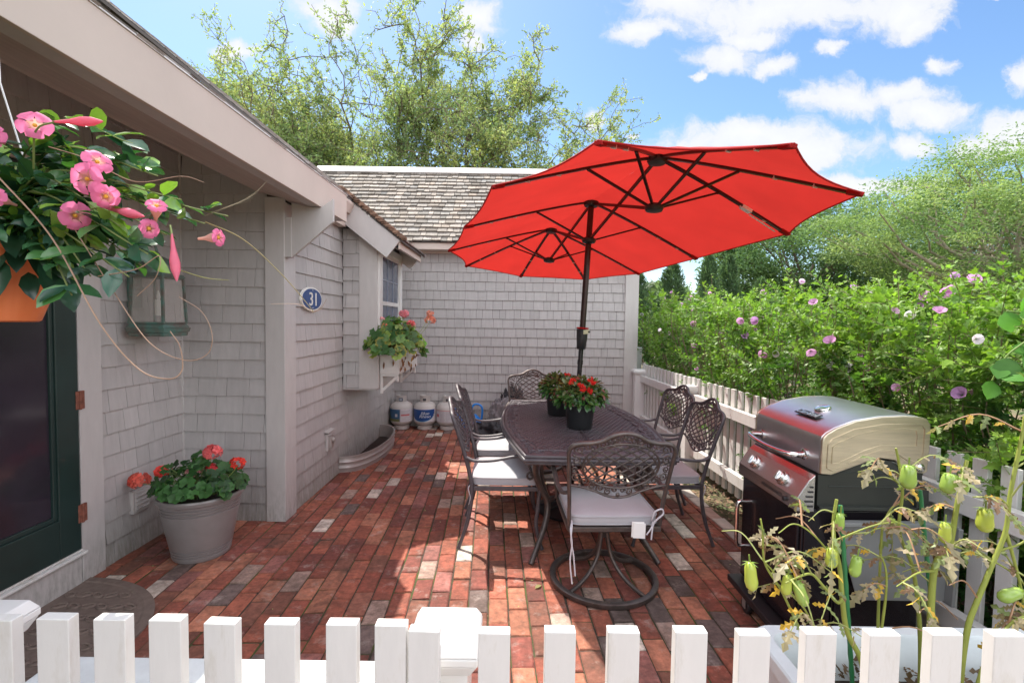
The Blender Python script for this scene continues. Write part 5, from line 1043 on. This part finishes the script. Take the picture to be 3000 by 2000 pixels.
# ================================================================== hedge shrubs
def hib(f,c,r,col,nrm):
    nrm=unit(arr(nrm)); a=unit(np.cross(nrm,arr((.3,.2,.9)))); e=np.cross(nrm,a); cup=random.uniform(.8,1.9)
    for i in range(5):
        th=2*PI*i/5+random.random()*.3; V=[];C=[]
        for q,w_,z in ((.1,.4,0),(.5,.68,.35*cup),(.88,.62,.62*cup)):
            for s in (-1,0,1): V.append(arr(c)+r*q*(math.cos(th+s*w_)*a+math.sin(th+s*w_)*e)+nrm*r*(z+.08*abs(s))); C.append(arr(col)*(1 if q>.2 else .5)*random.uniform(.9,1.1))
        f.add(V,[(r_*3+s,r_*3+s+1,(r_+1)*3+s+1,(r_+1)*3+s) for r_ in range(2) for s in range(2)],np.clip(arr(C),0,1))
def shrub(cx,cy,rx,ry,H,n,label,seed,ls=.055,nfl=10,dark=0):
    global RNG; RNG=np.random.default_rng(seed); random.seed(seed)
    t=thing('hibiscus_shrub',(cx,cy,0),label,'shrub','flowering shrubs in the hedge'); bs=MB(); b=MB(); P=[];D=[];L=[];Cc=[]
    ns=52
    tips=[]
    for i in range(ns):
        a=random.random()*2*PI; q=math.sqrt(random.random()); bx_=cx+rx*.35*q*math.cos(a); by_=cy+ry*.6*q*math.sin(a); ex=cx+rx*q*math.cos(a)+random.gauss(0,.03); ey_=cy+ry*1.05*q*math.sin(a); hz=H*(1.02-.30*q**3)*random.uniform(.80,1.03)+(random.uniform(.05,.22) if random.random()<.2 else 0)
        pts=bez([(bx_,by_,-.03),((bx_*.5+ex*.5),(by_*.5+ey_*.5),hz*.45),(ex,ey_,hz*.8),(ex+random.gauss(0,.05),ey_+random.gauss(0,.05),hz)],8)
        bs.tube(pts,np.linspace(.008,.0025,len(pts)),4,c=(.20,.15,.09)); tips.append(pts[-1])
        K=len(pts); m_=int(n/ns*.5)
        k=RNG.integers(1,K-1,m_); base=pts[k]; dd=rnd(m_); dd[:,2]*=.5; rr=RNG.uniform(.0,.13,(m_,1)); P.append(base+unit(dd)*rr); D.append(dd+arr((0,0,.15))); L.append(RNG.uniform(.6,1.2,m_)*ls)
        # leafy whorl along the top
        m2=16; k=RNG.integers(int(K*.72),K,m2); dd=rnd(m2); P.append(pts[k]+rnd(m2)*.006); D.append(unit(dd*arr((1,1,.3)))+arr((0,0,.45))); L.append(RNG.uniform(.5,1.0,m2)*ls)
    # outer skin of foliage
    nc=int(n*1.25/34); th=RNG.uniform(0,2*PI,nc); zz=RNG.uniform(.0,1.0,nc)**1.05; rad=(1-.35*np.clip(zz-.6,0,1)**1.5)*(1+.16*np.sin(th*5+zz*9)+.10*np.sin(zz*17+th*3))*RNG.uniform(.72,1.0,nc)
    cc_=np.stack([cx+rx*rad*np.cos(th),cy+ry*1.08*rad*np.sin(th),.08+zz*(H*.93-.1)],1); dd=unit(np.stack([np.cos(th)*.8,np.sin(th)*.8,RNG.uniform(.1,1.2,nc)],1)+rnd(nc)*.35)
    for c0_,d0_ in zip(cc_,dd):
        Lt=random.uniform(.12,.30); k=34; u=np.linspace(.0,1,k)[:,None]; cur_=c0_+d0_*Lt*u+arr((0,0,-.05))*u*u*Lt; bs.tube(cur_[::8],.0022,3,c=(.19,.18,.08)); r3=rnd(k); r3-=d0_*(r3@d0_)[:,None]
        P.append(cur_+unit(r3)*.006); D.append(unit(r3)+d0_*.55); L.append((1.45-.95*u[:,0])*RNG.uniform(.6,1.2,k)*ls)
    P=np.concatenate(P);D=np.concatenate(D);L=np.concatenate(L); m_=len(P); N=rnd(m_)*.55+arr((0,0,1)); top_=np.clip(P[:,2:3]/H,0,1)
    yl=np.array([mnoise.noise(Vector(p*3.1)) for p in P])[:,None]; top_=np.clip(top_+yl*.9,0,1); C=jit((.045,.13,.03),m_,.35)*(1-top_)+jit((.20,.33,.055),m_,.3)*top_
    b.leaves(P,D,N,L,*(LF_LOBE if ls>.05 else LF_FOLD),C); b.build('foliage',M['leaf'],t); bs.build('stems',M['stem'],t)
    for i in range(int(nfl*1.8)):
        f=MB()
        if i<nfl*1.3: c=random.choice(tips)+arr((0,-.03,random.uniform(-.06,.05)))
        else: th=random.uniform(PI*.75,PI*1.7); z=random.uniform(.5,H*.9); c=arr((cx+rx*1.16*math.cos(th),cy+ry*1.2*math.sin(th),z))
        hib(f,c,random.uniform(.026,.042),random.choice([(.80,.42,.74),(.86,.50,.78),(.66,.36,.70),(.85,.78,.84)]),(random.gauss(-.4,.5),random.gauss(-.8,.3),random.gauss(.3,.5))); f.build('bloom',M['petal'],t)
    return t
SH=[(2.75,8.6,.85,.9,2.13,3600,'farthest flowering shrub of the hedge, beyond the cottage corner'),(2.62,7.1,.78,.85,2.03,4600,'flowering shrub by the far end of the fence, near the house corner'),(2.62,5.85,.72,.80,1.94,6000,'flowering shrub behind the fence beyond the farther right armchair'),
(2.68,4.75,.72,.75,1.88,7500,'flowering shrub behind the fence post in the middle'),(2.70,3.75,.70,.70,1.86,9000,'flowering shrub behind the fence just left of the grill'),(2.72,2.85,.68,.68,1.82,11000,'flowering shrub right behind the grill lid'),(2.85,2.0,.72,.66,1.78,13000,'flowering shrub to the right of the grill at the photo edge'),(2.95,1.15,.72,.62,1.70,8000,'nearest flowering shrub at the lower right edge')]
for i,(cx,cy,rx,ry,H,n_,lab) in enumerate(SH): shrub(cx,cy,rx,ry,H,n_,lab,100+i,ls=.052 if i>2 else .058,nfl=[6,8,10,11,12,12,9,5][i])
# climbing vine with big round leaves at right edge
random.seed(77); t=thing('round_leaf_vine',(2.35,1.95,1.4),'vine with large round bright leaves draped on the hedge at the right edge','vine'); b=MB(); bs=MB()
for P_ in ([(2.10,1.95,1.30),(2.14,1.93,1.42),(2.12,1.95,1.53),(2.2,1.9,1.60),(2.32,1.88,1.64),(2.45,1.85,1.66)],[(2.10,1.95,1.45),(2.05,1.98,1.38),(2.02,2.0,1.28)],[(2.15,1.9,1.55),(2.02,1.96,1.57)]):
    P2=bez(P_,6); bs.tube(P2,.004,5,c=(.15,.25,.05))
    for k in range(2,len(P2),2): b.leaves([P2[k]],[(random.gauss(0,.6),-.3,random.gauss(-.1,.6))],[(random.gauss(-.3,.4),-1,random.gauss(.5,.4))],[random.uniform(.07,.11)],[(x,y*1.75,z) for x,y,z in LF_BIG[0]],LF_BIG[1],(arr((.10,.26,.05))*random.uniform(.8,1.4))[None])
b.build('leaves',M['leaf'],t,smooth=180); bs.build('stem',M['stem'],t)
# ================================================================== trees
def limbtube(b,p0,p1,r0,r1,wob,n=7,c=None,sag=0):
    p0,p1=arr(p0),arr(p1); L=np.linalg.norm(p1-p0); P=[]
    ph=RNG.random(3)*6
    for i in range(n+1):
        t=i/n; q=p0*(1-t)+p1*t+wob*L*math.sin(PI*t)*arr((math.sin(ph[0]+t*5),math.sin(ph[1]+t*4),math.sin(ph[2]+t*5)*.6+sag)); P.append(q)
    b.tube(P,np.linspace(r0,r1,n+1),6,c=c,cap=False); return np.array(P)
def locust(name,base,cen,rad,label,seed,nl=9,ns=10,nt_=11,nleaf=46,leafL=.12,cols=((.24,.33,.14),(.38,.44,.18),(.16,.25,.12)),bark='bark',up=.55,tr=.26):
    global RNG; RNG=np.random.default_rng(seed); t=thing(name,base,label,'tree'); b=MB(); P=[];D=[];LL=[];allp=[]
    base=arr(base); cen=arr(cen); rad=arr(rad)
    for k in range(2):   # forked trunks
        fork=base+arr((RNG.uniform(-.5,.5)+(k-.5)*1.6,RNG.uniform(-.4,.4),cen[2]*.36)); tk=limbtube(b,base+arr(((k-.5)*.25,0,-.1)),fork,tr,tr*.72,.05)
        for i in range(nl):
            a=2*PI*(i+RNG.random())/nl+k*.5; q=RNG.uniform(.3,.92); e=cen+rad*arr((q*math.cos(a),q*math.sin(a),RNG.uniform(-.85,.45)*(1-.3*q)))
            lp=limbtube(b,fork,e,tr*.50,tr*.16,.10,9,sag=.5)
            for j in range(ns):
                s=lp[RNG.integers(3,len(lp))]; d=unit(unit(s-cen*arr((1,1,.8)))*.9+rnd(1)[0]*.75+arr((0,0,up))); L2=RNG.uniform(.12,.30)*rad[0]; e2=s+d*L2
                qn=(e2-cen)/rad; m=np.linalg.norm(qn)
                if m>1.06: e2=cen+(e2-cen)/m*RNG.uniform(.95,1.1)
                sp_=limbtube(b,s,e2,tr*.13,tr*.045,.12,7); allp.append(sp_)
                for w_ in range(nt_):
                    s3=sp_[RNG.integers(2,len(sp_))]; d3=unit(unit(e2-s)*.7+rnd(1)[0]*.8+arr((0,0,.1))); L3=RNG.uniform(.05,.13)*rad[0]; tw=limbtube(b,s3,s3+d3*L3,tr*.040,.006,.15,4)
                    m_=nleaf; u=RNG.random(m_)**.8; kk=(u*(len(tw)-1.001)).astype(int); fr=(u*(len(tw)-1)-kk)[:,None]; c_=tw[kk]*(1-fr)+tw[kk+1]*fr
                    dd=rnd(m_); P.append(c_+rnd(m_)*leafL*.35); dd=unit(dd+d3*.6+arr((0,0,-.25))); D.append(dd); LL.append(RNG.uniform(.6,1.3,m_)*leafL)
    AP=np.concatenate(allp); k=0
    while k<190:   # fill the crown: fine sprays reaching into every part of it
        q=unit(rnd(1)[0])*RNG.random()**.38; 
        if q[2]<-.75: continue
        e=cen+q*rad*.98; dd_=np.linalg.norm(AP-e,axis=1); s=AP[dd_.argmin()]; k+=1
        sp_=limbtube(b,s,e,tr*.10,.010,.08,6)
        for w_ in range(5):
            s3=sp_[RNG.integers(2,len(sp_))]; d3=unit(unit(e-cen)*.5+rnd(1)[0]*.9+arr((0,0,.1))); tw=limbtube(b,s3,s3+d3*RNG.uniform(.4,.95),.011,.005,.15,4)
            m_=28; u=RNG.random(m_)**.8; kk=(u*(len(tw)-1.001)).astype(int); fr=(u*(len(tw)-1)-kk)[:,None]; c_=tw[kk]*(1-fr)+tw[kk+1]*fr
            P.append(c_+rnd(m_)*leafL*.5); D.append(unit(rnd(m_)+d3*.6+arr((0,0,-.25)))); LL.append(RNG.uniform(.6,1.3,m_)*leafL)
    P=np.concatenate(P);D=np.concatenate(D);LL=np.concatenate(LL); m_=len(P)
    cl=np.array([mnoise.noise(Vector(p*.9)) for p in P[::1]]) if m_<400000 else RNG.random(m_)
    w_=np.clip(cl*1.4+.5,0,1)[:,None]; C=jit(cols[0],m_,.25)*(1-w_)+jit(cols[1],m_,.25)*w_; dk=RNG.random(m_)<.25; C[dk]=jit(cols[2],dk.sum(),.25)
    f=MB(); f.leaves(P,D,rnd(m_)+arr((0,0,.8)),LL,[(0,0,0),(.5,.20,.02),(1,0,0),(.5,-.20,.02)],[(0,3,2,1)],C); f.build('crown',M['farleaf'],t); b.build('trunk',M[bark],t,smooth=60)
    print(name,m_); return t
locust('honey_locust_tree',(-3.9,16,0),(-3.8,16.2,7.7),(7.5,3.8,3.9),'wide feathery honey locust tree rising behind the rear roof',31,nl=17,ns=19,nt_=9,nleaf=34,leafL=.11,tr=.15)
def densetree(name,base,cen,rad,label,seed,nclump,nleaf,leafL,cols,flat=.45,tr=.22,bark='bark',cs=.17):
    global RNG; RNG=np.random.default_rng(seed); t=thing(name,base,label,'tree'); b=MB(); base=arr(base);cen=arr(cen);rad=arr(rad)
    fork=base+(cen-base)*arr((.3,.3,.42)); limbtube(b,base-arr((0,0,.1)),fork,tr,tr*.8,.05); P=[];D=[];LL=[];W=[]
    ax=max(rad[0],rad[1])
    for i in range(nclump):
        d=unit(rnd(1)[0]); d[2]=d[2]*.8+.15; q=RNG.uniform(.35,1)**.5; lump=1+.35*mnoise.noise(Vector(d*2.3+seed)); c=cen+d*q*rad*lump
        if i%4==0: limbtube(b,fork,c,tr*.40,tr*.06,.10,7,sag=.4)
        elif i%4==1:
            limbtube(b,c-unit(c-cen)*ax*.25,c,tr*.12,tr*.04,.1,5)
        s=ax*cs*RNG.uniform(.6,1.25); m_=nleaf; g=unit(rnd(m_))*RNG.uniform(0,1,(m_,1))**.45*s*arr((1,1,flat)); P.append(c+g); D.append(unit(rnd(m_)*arr((1,1,.5))+unit(g)*.6)); LL.append(RNG.uniform(.6,1.3,m_)*leafL); W.append(np.full(m_,RNG.random()))
    P=np.concatenate(P);D=np.concatenate(D);LL=np.concatenate(LL);W=np.concatenate(W)[:,None]; m_=len(P)
    C=jit(cols[0],m_,.25)*(1-W)+jit(cols[1],m_,.25)*W; f=MB(); f.leaves(P,D,rnd(m_)*.7+arr((0,0,1)),LL,[(0,0,0),(.5,.22,.03),(1,0,0),(.5,-.22,.03)],[(0,3,2,1)],C); f.build('crown',M['farleaf'],t); b.build('trunk',M[bark],t,smooth=60); return t
densetree('leafy_tree',(13.2,21,0),(13.0,21,3.9),(5.0,3.2,3.3),'blue-green leafy tree between the umbrella tip and the pale feathery tree',41,270,250,.15,((.10,.19,.09),(.17,.27,.11)),flat=.6)
densetree('feathery_tree',(15.8,14.5,0),(15.2,14.5,3.9),(5.0,3.4,3.2),'pale yellow-green spreading tree at the right edge above the hedge',42,330,330,.095,((.11,.20,.07),(.29,.39,.16)),flat=.42,bark='barkpale',cs=.16)
densetree('oak_tree',(20.5,20.5,0),(20.5,20.5,4.2),(5.5,3,3.9),'dark oak tree behind the pale tree at the far right',43,170,170,.2,((.05,.11,.035),(.09,.17,.05)),flat=.7)
def juniper(x,y,h,r,label,seed):
    global RNG; RNG=np.random.default_rng(seed); t=thing('juniper_tree',(x,y,0),label,'tree','junipers beyond the hedge'); n=7500; z=RNG.random(n)**.85; a=RNG.uniform(0,2*PI,n); rr=r*(1-z)**.6*(1+.3*np.sin(a*4+z*18))*RNG.uniform(.35,1.05,n)
    P=np.stack([x+rr*np.cos(a),y+rr*np.sin(a),.2+z*h],1); D=np.stack([np.cos(a)*.4,np.sin(a)*.4,np.full(n,.9)],1)+rnd(n)*.35; f=MB(); f.leaves(P,D,rnd(n),RNG.uniform(.07,.16,n),[(0,0,0),(.5,.13,.0),(1,0,0),(.5,-.13,.0)],[(0,3,2,1)],jit((.085,.15,.07),n,.4)); f.build('crown',M['farleaf'],t); b=MB(); b.tube([(x,y,-.1),(x,y,h*.95)],[.10,.01],7,c=(1,1,1)); b.build('trunk',M['bark'],t)
for i,(x,y,h,r,l) in enumerate(((3.6,14,2.75,.8,'bushy juniper just right of the cottage corner'),(4.75,14.3,3.1,.75,'leftmost tall juniper beyond the hedge, under the umbrella edge'),(5.7,14,3.25,.6,'pointed juniper in the middle under the umbrella edge'),(6.55,14.6,3.35,.6,'tallest pointed juniper under the umbrella edge'),(7.35,14.2,2.6,.6,'short juniper at the right end of the row'),(8.5,16,2.6,.9,'low juniper beneath the blue-green tree'))): juniper(x,y,h,r,l,60+i)
# distant treeline: reads as one mass
RNG=np.random.default_rng(90); n=26000; a=RNG.uniform(0,2*PI,n); rr=RNG.uniform(42,50,n); top=3.8+1.0*np.sin(a*9)+.6*np.sin(a*23+1); z=RNG.random(n)**.7*top
P=np.stack([rr*np.sin(a),rr*np.cos(a),z],1); f=MB(); f.leaves(P,rnd(n),rnd(n)+arr((0,0,.8)),RNG.uniform(.7,1.3,n),[(0,0,0),(.5,.35,.03),(1,0,0),(.5,-.35,.03)],[(0,3,2,1)],jit((.11,.17,.08),n,.35)); tag(f.build('distant_woods',M['farleaf']),kind='stuff')
# ================================================================== tub planter with tomato plants
tp=thing('trough_planter',(1.28,1.28,0),'white fibreglass trough planter behind the front right pickets','planter')
b=MB(); X0,X1_,Y0,Y1=.80,1.78,1.05,1.56; zt=.50
def rr_ring(x0,x1,y0,y1,r,z,n=6):
    o=[]
    for cx_2,cy_2,a0 in ((x1-r,y1-r,0),(x0+r,y1-r,PI/2),(x0+r,y0+r,PI),(x1-r,y0+r,1.5*PI)):
        for i in range(n+1): a=a0+PI/2*i/n; o.append((cx_2+r*math.cos(a),cy_2+r*math.sin(a),z))
    return o
rings=[rr_ring(X0+.06,X1_-.06,Y0+.05,Y1-.05,.05,0),rr_ring(X0+.025,X1_-.025,Y0+.02,Y1-.02,.06,zt-.05),rr_ring(X0,X1_,Y0,Y1,.07,zt-.045),rr_ring(X0,X1_,Y0,Y1,.07,zt-.006),rr_ring(X0+.006,X1_-.006,Y0+.006,Y1-.006,.065,zt),rr_ring(X0+.045,X1_-.045,Y0+.045,Y1-.045,.05,zt),rr_ring(X0+.055,X1_-.055,Y0+.055,Y1-.055,.05,zt-.012),rr_ring(X0+.075,X1_-.075,Y0+.07,Y1-.07,.05,zt-.16)]
k=len(rings[0]); b.add([p for r_ in rings for p in r_],[(l*k+i,l*k+(i+1)%k,(l+1)*k+(i+1)%k,(l+1)*k+i) for l in range(len(rings)-1) for i in range(k)]); b.build('trough',M['tub'],tp,smooth=40)
b=MB(); b.add(rr_ring(X0+.07,X1_-.07,Y0+.065,Y1-.065,.05,zt-.14),[tuple(range(k))]); b.build('soil',M['soil'],tp)
# each tomato plant: main stems as 3-D polylines, side shoots, curled leaves, fruit
LF_TOM=([(0,0,0),(.18,.20,.03),(.30,.06,.0),(.48,.24,-.03),(.58,.07,.0),(.75,.16,-.04),(1,0,-.14),(.75,-.16,.05),(.58,-.07,.0),(.48,-.24,.04),(.30,-.06,.0),(.18,-.20,.03),(.5,0,.02)],[(0,12,2,1),(2,12,4,3),(4,12,6,5),(0,11,10,12),(10,9,8,12),(8,7,6,12)])
def tomato(label,seed,base,stems,fruits,shoots=10,leafy=1.0):
    global RNG; RNG=np.random.default_rng(seed); random.seed(seed); t=thing('tomato_plant',base,label,'plant','tomato plants in the white trough'); bs=MB(); b=MB(); SC_=(.24,.28,.05)
    for pts,r in stems:
        P=bez(pts,7); bs.tube(P,np.linspace(r*.78,r*.36,len(P)),7,c=SC_)
        for i in range(int(shoots*len(pts)/5)):
            k=random.randint(int(len(P)*.25),len(P)-1); d=unit(rnd(1)[0]*arr((1,.8,.5))+arr((0,0,.15))); L=random.uniform(.06,.19); e=P[k]+d*L; e[2]-=L*.25
            q=bez([P[k],P[k]+d*L*.5+arr((0,0,L*.12)),e],5); brn=random.random()<.35; cc=(.30,.17,.09) if brn else (.27,.30,.09); bs.tube(q,np.linspace(.0026,.0012,len(q)),4,c=cc)
            if random.random()>leafy: continue
            for m in range(2,len(q),2):
                for sg in (1,-1):
                    T=unit(q[min(m+1,len(q)-1)]-q[m-1]); s=np.cross(T,(0,0,1)); dd=T*.5+sg*s+rnd(1)[0]*.3+arr((0,0,-.5)); x=random.random()
                    c=(.36,.30,.20) if x<.42 else ((.20,.25,.10) if x<.72 else ((.20,.12,.07) if x<.92 else (.60,.38,.06)))
                    b.leaves([q[m]],[dd],[rnd(1)[0]*.5+arr((0,-.4,.7))],[random.uniform(.022,.048)],*LF_TOM,(arr(c)*random.uniform(.7,1.2))[None])
            b.leaves([q[-1]],[unit(q[-1]-q[-2])+arr((0,0,-.4))],[rnd(1)[0]*.4+arr((0,-.3,.8))],[random.uniform(.035,.07)],*LF_TOM,(arr((.34,.30,.19))*random.uniform(.7,1.2))[None])
    for (x,y,z,r,l,tilt,col) in fruits:
        r*=.78; f=MB(); pr=[(r*.15,l*.5),(r*.62,l*.46),(r*.86,l*.28),(r*.90,l*.05),(r,-l*.18),(r*.85,-l*.36),(r*.45,-l*.48),(.0005,-l*.5)]; Mk=np.array(Matrix.Rotation(tilt,3,'Y')); f.lathe(pr[::-1],(x,y,z),18,col,M=Mk,caps=False); fr=f.build('tomato',M['fruit'],t,smooth=180)
        g=MB(); topc=arr((x,y,z))+Mk@arr((0,0,l*.5))
        for i in range(6): a=i*1.05; dd=Mk@arr((math.cos(a),math.sin(a),-.25)); g.leaves([topc],[dd],[Mk@arr((0,0,1))],[r*1.5],[(0,0,0),(.4,.10,.05),(1,0,.0),(.4,-.10,.05)],[(0,3,2,1)],arr((.20,.30,.06))[None])
        g.tube([topc,topc+Mk@arr((0,0,.02))],.002,5,c=(.25,.32,.08)); g.build('calyx',M['leaf'],fr)
    bs.build('stems',M['stem'],t,smooth=60); b.build('leaves',M['leaf'],t)
FY=(.36,.42,.06); FG=(.25,.37,.07)
tomato('tall tomato plant with green stake at the left of the trough, many green fruits',51,(.98,1.28,.36),[
 ([(1.00,1.27,.36),(.985,1.26,.47),(.955,1.25,.596),(.912,1.25,.68),(.895,1.25,.77),(.884,1.25,.856),(.866,1.25,.93),(.863,1.25,.989),(.868,1.25,1.04)],.011),
 ([(.895,1.25,.77),(.86,1.22,.779),(.811,1.2,.83),(.772,1.19,.868),(.734,1.18,.867),(.70,1.18,.85)],.006),
 ([(.90,1.22,.36),(.87,1.24,.50),(.82,1.25,.62),(.777,1.25,.70),(.731,1.25,.79),(.684,1.25,.865),(.675,1.25,.948),(.668,1.25,.985)],.006),
 ([(.92,1.26,.36),(.86,1.25,.58),(.822,1.25,.687),(.791,1.25,.746),(.741,1.24,.80),(.692,1.23,.857),(.66,1.22,.89)],.005),
 ([(.885,1.25,.86),(.80,1.23,.95),(.74,1.22,.985),(.70,1.22,.96)],.0035),([(.87,1.25,.93),(.95,1.22,.985),(1.02,1.22,.99),(1.06,1.22,.96)],.003)],
 [(.827,1.2,.907,.019,.052,.0,FY),(.897,1.21,.880,.018,.055,.15,FG),(.745,1.19,.818,.020,.068,-.35,FG),(.715,1.2,.835,.017,.055,.1,FY),(.622,1.2,.855,.021,.075,-.12,FY),(.872,1.24,.985,.015,.045,.05,FG)],shoots=3,leafy=.8)
tomato('tomato plant in the middle of the trough with a single hanging green fruit',52,(1.15,1.33,.36),[
 ([(1.19,1.33,.36),(1.201,1.35,.556),(1.187,1.35,.692),(1.164,1.35,.812),(1.122,1.35,.912),(1.125,1.35,1.027),(1.112,1.35,1.107),(1.10,1.35,1.154)],.0085),
 ([(1.05,1.3,.36),(1.03,1.3,.52),(1.044,1.3,.655),(1.052,1.3,.767),(1.047,1.3,.83),(1.03,1.3,.87)],.006),
 ([(1.12,1.4,.36),(1.113,1.4,.62),(1.111,1.4,.86),(1.116,1.4,.915),(1.136,1.4,.96),(1.16,1.4,.975)],.006),
 ([(1.122,1.35,.912),(1.05,1.33,.93),(1.00,1.32,.915)],.003),([(1.115,1.35,1.05),(1.04,1.33,1.10),(.98,1.33,1.09)],.003)],
 [(1.030,1.22,1.113,.024,.062,0,FG)],shoots=4,leafy=.8)
tomato('thick stemmed tomato plant right of the middle with fruits at its top',53,(1.15,1.25,.36),[
 ([(1.15,1.24,.36),(1.139,1.25,.617),(1.134,1.25,.797),(1.143,1.25,.878),(1.175,1.25,.923),(1.187,1.25,1.02),(1.197,1.25,1.086),(1.208,1.25,1.15)],.0125),
 ([(1.165,1.15,.36),(1.165,1.15,.50),(1.17,1.15,.623),(1.204,1.15,.719),(1.249,1.15,.778),(1.30,1.15,.80)],.007),
 ([(1.175,1.25,.923),(1.25,1.22,.90),(1.31,1.2,.86),(1.35,1.2,.80)],.004),([(1.14,1.25,.85),(1.05,1.2,.87),(.98,1.18,.845)],.004)],
 [(1.116,1.2,1.104,.023,.052,.1,FG),(1.150,1.2,1.102,.019,.045,-.1,FG),(1.123,1.21,.972,.018,.055,0,FY)],shoots=4,leafy=.8)
tomato('tall leaning tomato plant at the right edge with a yellow-green pear shaped fruit',54,(1.2,1.2,.36),[
 ([(1.17,1.2,.36),(1.175,1.2,.60),(1.186,1.2,.728),(1.204,1.2,.793),(1.236,1.2,.887),(1.268,1.2,.982),(1.275,1.2,1.083),(1.295,1.2,1.227),(1.30,1.2,1.28)],.010),
 ([(1.268,1.2,.982),(1.29,1.2,.92),(1.32,1.2,.82),(1.33,1.2,.74)],.006),([(1.27,1.2,1.05),(1.24,1.2,1.07),(1.18,1.2,1.07)],.004),([(1.25,1.2,.93),(1.30,1.18,.97),(1.34,1.18,1.05)],.004)],
 [(1.214,1.2,1.011,.024,.062,0,FY),(1.269,1.18,.828,.021,.06,1.2,FG)],shoots=3,leafy=.8)
for (p,q,l) in (((.985,1.3,.36),(.914,1.3,1.005),'green plastic stake beside the left tomato plant'),((1.335,1.42,.36),(1.235,1.42,1.011),'green plastic stake behind the thick stemmed tomato plant')):
    b=MB(); P=np.array([arr(p)+(arr(q)-arr(p))*i/26 for i in range(27)]); b.tube(P,[.0055+.0012*(i%2) for i in range(27)],8); tag(b.build('plant_stake',M['stake'],smooth=60,origin=p),l,'stake')
b=MB(); random.seed(3); RNG=np.random.default_rng(3); n=420; P=np.stack([RNG.uniform(.88,1.70,n),RNG.uniform(1.12,1.49,n),RNG.uniform(.37,.44,n)],1); b.leaves(P,rnd(n),rnd(n)*.4+arr((0,0,1)),RNG.uniform(.02,.06,n),*LF_TOM,jit((.16,.10,.06),n,.5)); tag(b.build('dead_foliage',M['leaf']),kind='stuff')
# a few fallen leaves on the bricks
for i,(x,y,a,l) in enumerate(((-.95,5.0,.4,'pale green fallen leaf on the bricks left of the window well end'),(-.42,5.9,1.9,'curled tan leaf on the bricks in front of the propane tanks'),(.15,2.62,.8,'small dry leaf on sunlit bricks left of the swivel chair'),(-.62,5.02,2.4,'pale leaf on the shaded bricks behind the near left armchair'))):
    b=MB(); b.leaves([(x,y,.004)],[(math.cos(a),math.sin(a),.05)],[(0,0,1)],[.055],*LF_BIG,arr((.34,.32,.14) if i!=0 else (.25,.35,.14))[None]); tag(b.build('fallen_leaf',M['leaf'],origin=(x,y,0)),l,'leaf')

# small debris scattered on the bricks
RNG=np.random.default_rng(5); n=260; px=RNG.uniform(-2.2,1.6,n); py=RNG.uniform(1.4,6.4,n); ok=~((px<-1.6)&(py>3.4)); px=px[ok]; py=py[ok]; n=len(px)
b=MB(); b.leaves(np.stack([px,py,np.full(n,.004)],1),RNG.normal(size=(n,3))*arr((1,1,.1)),RNG.normal(size=(n,3))*.2+arr((0,0,1)),RNG.uniform(.006,.02,n),*LF_FOLD,np.array([[.35,.28,.16],[.14,.09,.05],[.30,.34,.12]])[RNG.integers(0,3,n)]); tag(b.build('leaf_litter',M['chips']),kind='stuff')
